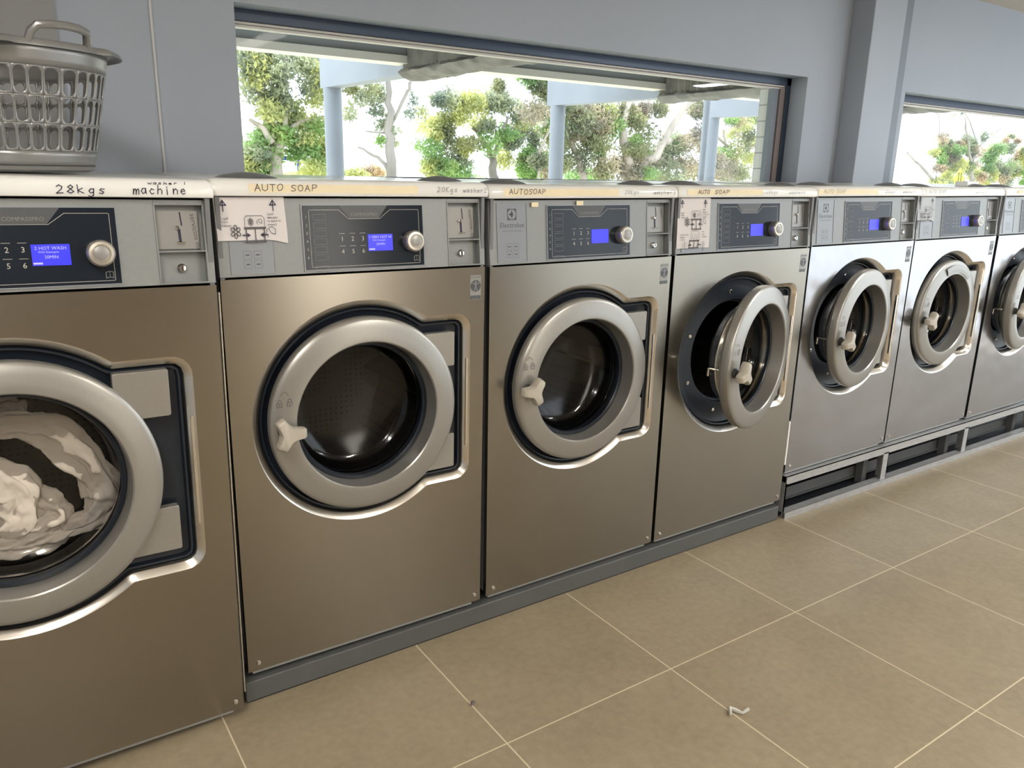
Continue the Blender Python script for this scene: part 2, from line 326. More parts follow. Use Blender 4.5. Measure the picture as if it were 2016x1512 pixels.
def washer(x0, zb, label, g, opt):
    """x0: left of the cell; g: geometry; returns the root empty. local x is measured from the cell middle"""
    hw = g['hw']; root = empty('washing_machine', (x0+hw, 0, 0))
    tag(root, label, 'washing machine', 'row of front-load washing machines')
    XL, XR = -hw+.0094, hw-.0094; ZS = S; ZT = S+.186; zb = S+zb
    st = opt.get('steel', M['steel'])
    # carcass behind the front
    c = MB(); c.box(XL+.002, XL+.012, .004, .78, zb+.01, ZT); c.box(XR-.012, XR-.002, .004, .78, zb+.01, ZT); c.box(XL, XR, .77, .78, zb+.01, ZT)
    c.box(XL+.012, XR-.012, .03, .77, zb+.01, zb+.02)
    c.build('cabinet', M['carcass'], root, smooth=0)
    # stainless front with the recess cut out
    G = dict(g); G['cz'] = ZS+g['cz']; G['cx'] = g['cx']
    zt = ZS-.0035
    corners = [math.atan2(z-G['cz'], x-G['cx']) % (2*PI) for x, z in ((XL,zb),(XR,zb),(XR,zt),(XL,zt))]
    th = sorted(set(TH+corners)); inn = outline(0, G, th); outp = []
    for t in th:
        c_, s_ = math.cos(t), math.sin(t); q = 9
        if c_ > 1e-9: q = min(q, (XR-G['cx'])/c_)
        if c_ < -1e-9: q = min(q, (XL-G['cx'])/c_)
        if s_ > 1e-9: q = min(q, (zt-G['cz'])/s_)
        if s_ < -1e-9: q = min(q, (zb-G['cz'])/s_)
        outp.append((G['cx']+q*c_, G['cz']+q*s_))
    fp = MB(); fp.loops([[(x,.016,z) for x,z in outp],[(x,.0,z) for x,z in outp],[(x,0,z) for x,z in inn]])
    fp.build('front_panel', st, root, smooth=20)
    dp = g['depth']
    sr = MB(); sr.loops([[(x,y,z) for x,z in outline(d, G)] for d, y in ((0,0),(.0015,.0006),(.004,.0022),(.0165,.3*dp+.004),(.0185,.3*dp+.007),(.0195,dp+.006))])
    sr.build('door_surround', M['polish'], root)
    gr = MB(); gx = G['cx']+g['br']-.0065
    gr.prism(rrect(gx-.005, gx+.001, G['cz']-.15, G['cz']+.115, .003), .0025, .02); gr.build('surround_rib', M['polish'], root)
    wl = MB(); rings = [[(x,y,z) for x,z in outline(d, G)] for d, y in ((.0190,dp+.006),(.022,dp+.002),(.0245,dp-.004),(.029,dp-.003),(.032,dp+.010),(.045,dp+.014))]
    R0 = g['ring']; rings.append([(G['cx']+(R0-.018)*math.cos(t), dp+.016, G['cz']+(R0-.018)*math.sin(t)) for t in TH])
    for rr, y in ((R0-.066,dp+.018),(R0-.070,dp+.03),(R0-.075,dp+.032),(R0-.078,dp+.05)):
        rings.append([(G['cx']+rr*math.cos(t), y, G['cz']+rr*math.sin(t)) for t in TH])
    wl.loops(rings); wl.build('door_seat', M['navy'], root)
    for a in (95, 160, 205, 255, 300, 350, 45):
        bo = MB(); a = math.radians(a); bo.lathe([(.0075,dp+.016),(.0075,dp+.013),(.005,dp+.011),(.0015,dp+.011)], G['cx']+(R0-.035)*math.cos(a), G['cz']+(R0-.035)*math.sin(a), 10, cap1=True)
        bo.build('seat_bolt', M['chrome'], root)
    dr = MB(); dr.lathe([(R0-.076,dp+.045),(R0-.072,dp+.06),(R0+.01,dp+.075),(R0+.012,.52)], G['cx'], G['cz'], 64)
    dr.lathe([(R0+.012,.52),(.12,.535),(.03,.52),(.001,.515)], G['cx'], G['cz'], 64, cap1=True)
    for k in range(3):
        a = PI/2+k*2*PI/3+.5; ca, sa = math.cos(a), math.sin(a); r1 = R0+.008; p = []
        for da, rr in ((-.13,r1),(0,r1-.07),(.13,r1)):
            p.append((rr*math.cos(a+da), rr*math.sin(a+da)))
        dr.loops([[(G['cx']+x, y, G['cz']+z) for x, z in p] for y in (.12,.50)], True, True, True)
    dr.build('drum', M['drumhole'], root)
    # door
    piv = (G['cx']-.004+R0+.028, g['ry'], G['cz']); R = R0; dx = -(R0+.028)
    door = MB(); pr = [(R-.006,.012),(R-.001,.008),(R,0),(R,-.014),(R-.0015,-.019),(R-.005,-.0225),(R-.011,-.0248),(R-.025,-.0275),(R-.042,-.0305),(R-.058,-.0328),(R-.0625,-.0325),(R-.0655,-.0295),(R-.067,-.010),(R-.0705,.030),(R-.04,.034),(R-.01,.018),(R-.006,.012)]
    door.lathe(pr, dx, 0, 96)
    dro = door.build('door', M['ring'], root, loc=piv, smooth=28); dro.rotation_euler = (0, 0, math.radians(opt.get('open', 0)))
    gb = MB(); gb.lathe([(R-.071,.020),(R-.074,.024),(R-.078,.05),(R-.085,.085),(R-.095,.10),(R-.11,.108),(R-.14,.115),(.06,.12),(.001,.121)], dx, 0, 72, cap1=True)
    gb.build('door_glass', M['bowl'], dro, smooth=60)
    MB().lathe([(R-.0715,.018),(R-.08,.016),(R-.083,.02),(R-.081,.03),(R-.0715,.032)], dx, 0, 72).build('glass_gasket', M['navy'], dro)
    MB().lathe([(R-.066,.03),(R-.064,.05),(R-.068,.062),(R-.078,.065),(R-.080,.05)], dx, 0, 72).build('glass_band', M['chrome'], dro)
    # hinge covers
    for z0_, z1_ in g['hinge']:
        h = MB(); h.prism(rrect(G['cx']+R0-.088, G['cx']+g['br']-.052, ZS+z0_, ZS+z1_, .005), -.002+g['ry'], .02+g['ry']); h.build('hinge_cover', M['ring'], root, bevel=.0015)
    # handle on its stem, turned
    ha = math.radians(opt.get('handle_at', 181)); hx, hz = dx+(R-.032)*math.cos(ha), (R-.032)*math.sin(ha)
    h = MB(); rot = math.radians(opt.get('handle', 0)); on = []
    for k in range(90):
        a = 2*PI*k/90; q_ = abs((math.degrees(a)+60) % 120-60); tb_ = ((0,.0445),(8,.0450),(13,.0455),(17,.043),(24,.034),(34,.0265),(46,.0225),(60,.0212))
        r_ = next(b0+(b1-b0)*(q_-a0)/(a1-a0) for (a0,b0),(a1,b1) in zip(tb_[:-1], tb_[1:]) if a0 <= q_ <= a1); on.append((r_, a+rot))
    lay = [(.80,-.050),(.95,-.053),(1,-.059),(1,-.068),(.95,-.076),(.82,-.081)]
    h.loops([[(hx+r_*s_*math.cos(a), y, hz+r_*s_*math.sin(a)) for r_, a in on] for s_, y in lay], True, True, True)
    h.build('door_handle', M['handle'], dro, smooth=60)
    MB().lathe([(.017,-.030),(.016,-.038),(.011,-.040),(.011,-.052)], hx, hz, 20).build('handle_stem', M['stem'], dro)
    lk = MB(); a0 = G['cx']; ox, oz = hx+.004, hz+.062; y_ = -.0312
    lk.stroke([(ox-.010+.020*k/8, oz+.028+.010*math.sin(PI*k/8)) for k in range(9)], .0013, y_)
    for sx in (-.013, .013):
        lk.stroke([(ox+sx-.0065,oz),(ox+sx-.0065,oz+.010),(ox+sx+.0065,oz+.010),(ox+sx+.0065,oz),(ox+sx-.0065,oz)], .0013, y_)
        lk.stroke([(ox+sx-.004,oz+.010),(ox+sx-.004,oz+.016),(ox+sx,oz+.019),(ox+sx+.004,oz+.016),(ox+sx+.004,oz+(.010 if sx > 0 else .014))], .0013, y_)
        lk.stroke([(ox+sx,oz+.003),(ox+sx,oz+.006)], .0018, y_)
    lk.build('lock_symbols', M['ink3'], dro, smooth=0)
    hk = MB().tube([(hx,.0,hz),(hx,.060,hz),(hx+.002,.068,hz-.002),(hx+.004,.070,hz-.028)], .005, 8); hk.build('latch_hook', M['chrome'], dro)
    # control console, leaning back a little
    tl = math.atan2(.016, .186)
    con = empty('console_tmp'); bpy.data.objects.remove(con)
    cb = MB(); cxr = XR; ofs = g['xo']            # panel layout is measured from the right edge
    def X(v): return v-.37+ofs
    def P(y, z): return (y+math.tan(tl)*max(z,0))
    rx0, rx1 = X(.615), X(.716)
    dx0, dx1, dz0, dz1 = X(.2145), X(.5385), .0105, .1665
    def slab(mb, a, b, z0, z1, y0, y1):
        mb.loops([[(a,y0,z0),(b,y0,z0),(b,y0,z1),(a,y0,z1)],[(a,y1,z0),(b,y1,z0),(b,y1,z1),(a,y1,z1)]], True, True, True)
    # front face pieces leave the coin recess open
    ZB_, ZT_ = .0015, .183
    slab(cb, XL, rx0, ZB_, ZT_, 0, .03); slab(cb, rx1, XR, ZB_, ZT_, 0, .03); slab(cb, rx0, rx1, ZB_, .0035, 0, .03); slab(cb, rx0, rx1, .174, ZT_, 0, .03)
    parts = []
    parts.append(cb.build('control_panel', opt.get('console', M['console']), root, bevel=.0012))
    rc = MB(); slab(rc, rx0, rx1, .0035, .174, .022, .03); slab(rc, rx0, rx1, .071, .0745, -.0015, .022)
    plate_frame(rc, rx0-.001, rx1+.001, .0025, .175, .0035, -.002, .004)
    parts.append(rc.build('coin_slot_box', opt.get('console', M['console']), root, bevel=.0008))
    mc = (rx0+rx1)/2
    cc = MB(); slab(cc, rx0+.006, rx1-.010, .078, .160, .016, .022); pc_ = cc.build('coin_plate', M['sticker'], root); parts.append(pc_)
    ck = MB(); ck.stroke([(mc+.004,.156),(mc+.006,.130)], .003, .0155); ck.stroke([(mc+.0,.118),(mc+.001,.096)], .006, .0155); parts.append(ck.build('coin_slot', M['ink'], root, smooth=0))
    cl = MB(); cl.lathe([(.0045,.016),(.0045,.010),(.002,.008)], mc-.005, .124, 12, cap1=True); parts.append(cl.build('coin_button', M['chrome'], root))
    cl = MB(); cl.tube([(mc-.008,.010,.092),(mc+.010,.010,.091)], .0016, 6); parts.append(cl.build('coin_return_lever', M['chrome'], root))
    cl = MB(); cl.lathe([(.010,.022),(.010,.016),(.007,.012),(.003,.0115)], mc-.001, .036, 20, cap1=True); parts.append(cl.build('key_lock', M['chrome'], root))
    kh = MB().stroke([(mc-.001,.033),(mc-.001,.040)], .003, .0108); parts.append(kh.build('keyhole', M['ink'], root, smooth=0)); kh = MB().text(opt.get('coin_text', 'servicios'), rx1-.026, .154, .0152, .0165, rot=-PI/2*.93); parts.append(kh.build('coin_print', M['ink3'], root, smooth=0))
    # display
    db = MB(); slab(db, dx0, dx1, dz0, dz1, -.002, .002); parts.append(db.build('display_panel', opt.get('disp', M['disp']), root))
    df = MB(); plate_frame(df, dx0-.0035, dx1+.0035, dz0-.0035, dz1+.002, .003, -.003, .001); parts.append(df.build('display_bezel', opt.get('bezel', M['console_pale']), root, smooth=0))
    y_ = -.0024; mid = dx0+.16; ln = MB()
    ln.stroke([(dx0+.016,dz0+.006),(dx1-.013,dz0+.006),(dx1-.011,dz0+.008),(dx1-.011,dz1-.014),(dx1-.013,dz1-.012),(mid+.072,dz1-.012),(mid+.042,dz1-.034),(mid-.042,dz1-.034),(mid-.067,dz1-.012),(dx0+.018,dz1-.012),(dx0+.016,dz1-.014),(dx0+.016,dz0+.006)], .0009, y_)
    for k in range(6):
        cx_ = dx0+.0985+(k % 3)*.0275; cz_ = .096-(k//3)*.031
        ln.stroke([(cx_-.008,cz_+.001),(cx_+.007,cz_+.001)], .0008, y_)
        ln.text(str(k+1), cx_, cz_-.0175, y_, .0155, 'CENTER')
        ln.text(str(k+1), dx0+.0085, .135-.0195*k, y_, .009, 'CENTER')
    parts.append(ln.build('panel_print', M['line'], root, smooth=0))
    l2 = MB()
    for k in range(7):
        zc = .137-.0195*k-(.008 if k == 6 else 0)
        l2.stroke([(dx0+.026,zc-.007),(dx0+.058,zc-.007),(dx0+.058,zc+.007),(dx0+.026,zc+.007),(dx0+.026,zc-.007)], .0007, y_)
    parts.append(l2.build('panel_symbols', M['line2'], root, smooth=0)); l2 = MB()
    l2.text('COMPASSPRO', mid, dz1-.027, y_, .0115, 'CENTER')
    parts.append(l2.build('badge_text', M['line2'], root, smooth=0)); l2 = MB()
    bk = dx1-.021; l2.stroke([(bk-.007,.022),(bk-.007,.034),(bk,.036),(bk+.007,.034),(bk+.007,.022),(bk,.024),(bk-.007,.022)], .0014, y_); l2.stroke([(bk,.024),(bk,.036)], .001, y_)
    parts.append(l2.build('book_symbol', M['line2'], root, smooth=0))
    tb = MB(); tb.add([(mid-.066,y_+.0002,dz1+.0005),(mid-.040,y_+.0002,dz1-.033),(mid+.040,y_+.0002,dz1-.033),(mid+.066,y_+.0002,dz1+.0005)], [(0,1,2,3)])
    parts.append(tb.build('badge_tab', opt.get('tab', M['logo']), root, smooth=0))
    if opt.get('lcd', True):
        sb = MB(); slab(sb, X(.3815), X(.4495), .0515, .0935, -.0032, -.001); parts.append(sb.build('lcd_screen', M['screen'], root))
        tx = MB()
        if opt.get('lcd_text'):
            a, b_, c_ = opt['lcd_text']; yy = -.0035; mx_ = X(.4155)
            tx.text(a, mx_, .083, yy, .0092, 'CENTER'); tx.text(b_, mx_-.004, .0765, yy, .0056, 'CENTER'); tx.text(c_, mx_, .0655, yy, .0088, 'CENTER'); tx.stroke([(mx_-.031,.056),(mx_-.018,.056)], .0035, yy)
            parts.append(tx.build('lcd_writing', M['lcdt'], root, smooth=0))
    kb = MB(); kx, kz = X(.503), .0735
    kb.lathe([(.0245,-.002),(.0265,-.010),(.0265,-.026),(.0255,-.030),(.0235,-.032),(.018,-.0325),(.0165,-.0305),(.0155,-.0305),(.0145,-.0315),(.001,-.032)], kx, kz, 48, cap1=True)
    for k in range(36):
        a = 2*PI*k/36; kb.tube([(kx+.0266*math.cos(a),-.006,kz+.0266*math.sin(a)),(kx+.0266*math.cos(a),-.027,kz+.0266*math.sin(a))], .0009, 4)
    parts.append(kb.build('dial_knob', M['knob'], root))
    kc = MB(); kc.lathe([(.0145,-.0305),(.0145,-.0318),(.013,-.0324),(.001,-.0324)], kx, kz, 32, cap1=True); parts.append(kc.build('dial_centre', M['sticker'], root))
    # soap plate with the maker mark
    if g.get('plate', True):
        a, b_ = X(.038), X(.139)
        pb = MB(); slab(pb, a, b_, .009, .173, -.0006, .002); parts.append(pb.build('name_plate', M['console_pale'], root))
        pf = MB(); plate_frame(pf, a-.002, b_+.002, .007, .175, .0022, -.002, .001); parts.append(pf.build('name_plate_frame', opt.get('bezel', M['console_pale']), root, smooth=0))
        lg = MB(); cxp = (a+b_)/2; z1, z2 = .127, .157
        # square mark: ring of a circle with three inner wedges
        sq = [(cxp-.016,z1-.0),(cxp+.016,z1),(cxp+.016,z2+.002),(cxp-.016,z2+.002)]; zc = (z1+z2+.002)/2; n = 32; circ = []
        for k in range(n):
            t = 2*PI*k/n; q = min(.016/max(abs(math.cos(t)),1e-6), .016/max(abs(math.sin(t)),1e-6)); circ.append(((cxp+q*math.cos(t),-.0009,zc+q*math.sin(t)), (cxp+.0142*math.cos(t),-.0009,zc+.0142*math.sin(t))))
        lg.loops([[p[0] for p in circ],[p[1] for p in circ]])
        for a0, r0 in ((90,.0135),(-90,.0135),(180,.0135)):
            t = math.radians(a0); ux, uz = math.cos(t), math.sin(t)
            lg.add([(cxp+ux*r0,-.0009,zc+uz*r0),(cxp-uz*.005-ux*.002,-.0009,zc+ux*.005-uz*.002),(cxp+uz*.005-ux*.002,-.0009,zc-ux*.005-uz*.002)], [(0,1,2)])
        parts.append(lg.build('maker_emblem', M['logo'], root, smooth=0)); lg = MB()
        lg.text('Electrolux', cxp, .106, -.0009, .0205, 'CENTER'); lg.text('P R O F E S S I O N A L', cxp, .094, -.0009, .0068, 'CENTER', sx=.98)
        parts.append(lg.build('maker_text', M['logo'], root, smooth=0)); lg = MB()
        for kx_, kz_ in ((-.012,.052),(.012,.052),(-.012,.030),(.012,.030)):
            lg.stroke([(cxp+kx_-.009,kz_-.009),(cxp+kx_+.009,kz_-.009),(cxp+kx_+.009,kz_+.009),(cxp+kx_-.009,kz_+.009),(cxp+kx_-.009,kz_-.009)], .0006, -.0009)
            lg.stroke([(cxp+kx_-.003,kz_),(cxp+kx_+.003,kz_)], .003, -.0009)
        parts.append(lg.build('name_plate_print', M['logo'], root, smooth=0))
    for p in parts: p.location.z = ZS; p.rotation_euler.x = -tl
    # lid with rolled front edge
    prof = [(.035,.187),(.0,.1865),(-.006,.188),(-.0085,.194),(-.0075,.208),(-.002,.219),(.008,.2245),(.03,.2262),(.76,.2275),(.785,.222),(.785,.187)]
    ld = MB(); a, b_ = -hw+.003, hw-.003; xs = [a, a+.003, a+.012, b_-.012, b_-.003, b_]; rings = []
    for k, x in enumerate(xs):
        s_ = {0:.82, 5:.82, 1:.93, 4:.93}.get(k, 1); rings.append([(x, y+.004+(1-s_)*.02, ZS+.187+(z-.187)*s_) for y, z in prof])
    ld.loops(rings, True, True, True); ld.build('lid', M['lid'], root, smooth=40)
    for cxq, rq, yq, nm in ((-hw+.112, .083, .10, 'soap_cap'), (hw-.10, .072, .10, 'soap_cap')):
        if opt.get('nocap'): continue
        cp = MB(); hq = .0165
        cp.loops([[(cxq+rq*q*math.cos(t), yq+rq*.9*q*math.sin(t), ZS+.2235+hq*(1-q*q)) for t in [2*PI*i/40 for i in range(40)]] for q in (1,.9,.75,.6,.45,.3,.15,.01)], True, False, True)
        cp.build(nm, M['cap'], root)
    # screws, flange and ergonomics sticker
    for sx in (XL+.028, XR-.020):
        MB().lathe([(.006,0),(.006,-.002),(.0045,-.0045),(.002,-.005)], sx, zb+.022, 14, cap1=True).build('screw', M['chrome'], root)
    MB().box(XL+.012, XR-.024, .008, .022, zb-.014, zb+.012).build('base_flange', M['flange'], root, bevel=.003)
    for sx in (XL+.09, XR-.09):
        for sy in (.1, .68): MB().box(sx-.03, sx+.03, sy-.03, sy+.03, opt['foot'], zb+.009).build('foot', M['black'], root, smooth=0)
    if g.get('sticker', True):
        sx0, sx1, z0_, z1_ = X(.683), X(.718), ZS-.094, ZS-.026
        MB().box(sx0, sx1, -.0006, 0, z0_, z1_).build('ergonomics_sticker', M['sticker'], root, smooth=0)
        e = MB(); mxx = (sx0+sx1)/2; zc = (z0_+z1_)/2+.004; e.add([(mxx+.0165*math.cos(2*PI*k/28),-.0009,zc+.0165*math.sin(2*PI*k/28)) for k in range(28)], [tuple(range(28))])
        e.box(sx0+.001, sx1-.001, -.0009, -.0006, z0_+.001, z0_+.011); e.text('ERGOCERT', mxx, z1_-.008, -.0009, .0068, 'CENTER'); e.build('sticker_print', M['logo'], root, smooth=0)
        f_ = MB(); 
        f_.stroke([(mxx,zc+.008),(mxx,zc-.002)], .004, -.0012); f_.stroke([(mxx,zc-.002),(mxx-.005,zc-.013)], .0026, -.0012); f_.stroke([(mxx,zc-.002),(mxx+.005,zc-.013)], .0026, -.0012)
        f_.stroke([(mxx-.012,zc+.009),(mxx,zc+.004),(mxx+.012,zc+.009)], .002, -.0012); f_.lathe([(.0001,-.0012),(.0028,-.0012)], mxx, zc+.011, 12)
        f_.text('ERGONOMICS', mxx, z0_+.006, -.0012, .0042, 'CENTER'); f_.text('APPROVED', mxx, z0_+.002, -.0012, .0042, 'CENTER'); f_.build('sticker_figure', M['console_pale'], root, smooth=0)
    # tape and pen writing on the rolled lid edge
    yt = -.0052
    for k, (a, b_, mtl) in enumerate(opt.get('tape', [])):
        n = 14; top = []; bot = []; rg = random.Random(k+int(x0*100))
        for i in range(n+1): top.append((a+(b_-a)*i/n, yt+.0008, ZS+.2145+rg.uniform(-.001,.001))); bot.append((a+(b_-a)*i/n+(rg.uniform(-.006,.006) if i in (0,n) else 0), yt, ZS+.1945+rg.uniform(-.0005,.0005)))
        MB().loops([bot, top], False).build('masking_tape', mtl, root, smooth=0)
    for txt, x, h_, wd, mt_, pen in opt.get('pen', []):
        hm = MB(); hand(hm, txt, x, ZS+.1995+opt.get('penz', 0), yt-.0006, h_, wd, 1.15, pen, len(txt)+int(x0*10)); hm.build('pen_writing', mt_, root, smooth=0)
    return root

GA = dict(hw=.37, cx=-.004, cz=-.378, R=.305, br=.319, bh=.247, ring=.2635, ry=0., depth=.022, xo=0, hinge=((-.278,-.180),(-.582,-.479)))
GB = dict(hw=.37, cx=-.004, cz=-.353, R=.293, br=.314, bh=.232, ring=.250, ry=.016, depth=.045, xo=0, hinge=((-.262,-.168),(-.545,-.448)))
GM = dict(hw=.44, cx=0, cz=-.420, R=.332, br=.366, bh=.262, ring=.288, ry=0., depth=.022, xo=.070, hinge=((-.293,-.185),(-.622,-.513)), plate=False, sticker=False)
ZA, ZBB = -1.0525, -.9345
PX = lambda v: v-.37
w1 = washer(-.895, -1.108, 'large washer at the left edge, white laundry behind its door glass', GM, dict(foot=-.003, handle=20, lcd_text=('2 HOT WASH','With Detergent','20MIN'), coin_text='servicios mo', nocap=True,
     tape=[(-.44+.0,-.05,M['tape'])], pen=[('28kgs',.135,.016,.0165,M['ink'],.0018),('machine',.275,.018,.0135,M['ink'],.0018)], penz=-.005))
w1.location.y = -.05; w1.location.z = .004
w1.rotation_euler.y = .012
w2 = washer(0, ZA, 'closed washer with a paper notice beside its bright blue screen, handle pointing right', GA, dict(foot=.07, handle=0, lcd_text=('1 VERY HOT W','With Detergent','25MIN'), coin_text='morrow. tog',
     tape=[(PX(.085),PX(.52),M['tape'])], pen=[('AUTO',PX(.10),.015,.0150,M['ink'],.0015),('SOAP',PX(.185),.014,.0145,M['ink'],.0015),('20Kgs',PX(.575),.013,.0115,M['ink2'],.0013),('washer2',PX(.655),.012,.0095,M['ink2'],.0013)]))
w3 = washer(W, ZA, 'closed washer with a maker plate, third from the left, door handle turned down', GA, dict(foot=.07, handle=55, handle_at=179, coin_text='servi',
     tape=[(PX(.05),PX(.475),M['tape'])], pen=[('AUTO',PX(.067),.014,.0148,M['ink'],.0015),('SOAP',PX(.135),.014,.0135,M['ink'],.0015),('20Kgs',PX(.50),.012,.011,M['ink2'],.0012),('washer3',PX(.625),.012,.0125,M['ink2'],.0014)]))
w4 = washer(2*W, ZA, 'washer with its door standing widest open and a long paper notice', GA, dict(foot=.07, open=16, handle=75, handle_at=183,
     tape=[(PX(.04),PX(.42),M['tape'])], pen=[('AUTO',PX(.09),.012,.0125,M['ink'],.0018),('SOAP',PX(.17),.012,.0165,M['ink'],.0018),('20Kgs',PX(.435),.012,.012,M['ink2'],.0012),('washer4',PX(.56),.010,.0125,M['ink2'],.0012)]))
pl = dict(steel=M['steel_gloss'], foot=.19)
w5 = washer(3*W, ZBB, 'glossy washer with its door ajar, first of those on the open steel frame', GB, dict(pl, open=8, handle=75, handle_at=186,
     tape=[(PX(.01),PX(.40),M['tape'])], pen=[('AUTO',PX(.04),.014,.0135,M['ink2'],.0013),('SOAP',PX(.12),.014,.0135,M['ink2'],.0013),('20Kgs',PX(.45),.010,.013,M['ink2'],.0013),('washer5',PX(.58),.010,.012,M['ink2'],.0013)]))
w6 = washer(4*W, ZBB, 'glossy washer with tape across the top of its closed door ring', GB, dict(pl, open=1, handle=60, handle_at=183, tape=[(PX(.03),PX(.42),M['lid'])], pen=[('AUTO',PX(.05),.014,.014,M['ink2'],.0013),('SOAP',PX(.13),.014,.014,M['ink2'],.0013),('washer6',PX(.45),.010,.013,M['ink2'],.0012)]))
w7 = washer(5*W, ZBB, 'glossy washer cut off by the right edge, door ajar', GB, dict(pl, open=7, handle=75, handle_at=186, tape=[(PX(.1),PX(.40),M['tape'])], pen=[('AUTO',PX(.10),.014,.014,M['ink2'],.0013),('SOAP',PX(.19),.014,.014,M['ink2'],.0013)]))
for w_, (dx, dy, dz, yaw, lean), zb_ in ((w2,(-.0030,-.0014,0,-.0060,.0040),ZA),(w3,(.0084,.0088,-.0058,.0021,-.0016),ZA),(w4,(.0035,.0072,-.0037,-.0030,-.001),ZA),(w5,(.004,.0112,0,.0010,-.0033),ZBB),(w6,(.0030,.0159,0,.0010,-.0040),ZBB),(w7,(.0020,.0123,.0027,.0010,-.0045),ZBB)):
    w_.location.x += dx-lean*(S+zb_); w_.location.y += dy; w_.location.z += dz; w_.rotation_euler = (0, lean, yaw)
# extra writing and tapes
hm = MB(); hand(hm, 'washer 1', .305, S+.2145, -.0030, .0055, .0085, 1.2, .0012, 3); hm.build('pen_writing', M['ink'], w1, smooth=0)
for a, b_, z0_, z1_ in ((.155,.179,.163,.176),(.321,.347,.166,.179)):
    MB().box(PX(a), PX(b_), .008, .0088, S+z0_, S+z1_).build('tape_scrap', M['tape'], w3, smooth=0)
dr6 = [c for c in w6.children if c.name.startswith('door') and c.type == 'MESH' and c.name.split('.')[0] == 'door'][0]
tp = []
for k in range(13):
    a = math.radians(112-60*k/12); tp.append(a)
R6 = GB['ring']; d6 = -(R6+.028)
MB().loops([[(d6+r_*math.cos(a), y, r_*math.sin(a)) for a in tp] for r_, y in ((R6-.056,-.0352),(R6-.040,-.0362),(R6-.020,-.0335))], False).build('door_tape', M['sticker'], dr6, smooth=0)
MB().box(-.3735, -.3655, -.004, .012, S-.90, S-.71).build('edge_strip', M['lid'], w5, smooth=0)
MB().box(.4335, .4365, -.003, .010, .08, S-.02).build('edge_burr', M['polish'], w1, smooth=0)
# paper notices (taped on)
def flower(mb, x, z, rx, rz, y, pen):
    n = 6
    for k in range(n):
        a = PI/2+2*PI*k/n; c, s_ = math.cos(a), math.sin(a); pts = []
        for q in range(9):
            t = q/8*2*PI; u = .62+.38*math.cos(t); v = .27*math.sin(t)*(1 if u > .5 else .7)
            pts.append((x+(u*c-v*s_)*rx, z+(u*s_+v*c)*rz))
        mb.stroke(pts, pen, y)
def arrow_up(mb, x, z, h, y, pen):
    mb.stroke([(x,z),(x,z+h)], pen, y); mb.stroke([(x-h*.28,z+h*.55),(x,z+h),(x+h*.3,z+h*.55),(x-h*.28,z+h*.55)], pen, y)
def jug(mb, x, z, s_, y, pen):
    mb.stroke([(x-.3*s_,z+.3*s_),(x+.1*s_,z+.5*s_),(x+.45*s_,z+.2*s_),(x+.4*s_,z-.35*s_),(x,z-.2*s_),(x-.3*s_,z+.3*s_)], pen, y); mb.stroke([(x-.45*s_,z+.2*s_),(x-.6*s_,z-.3*s_),(x-.35*s_,z-.6*s_)], pen, y)
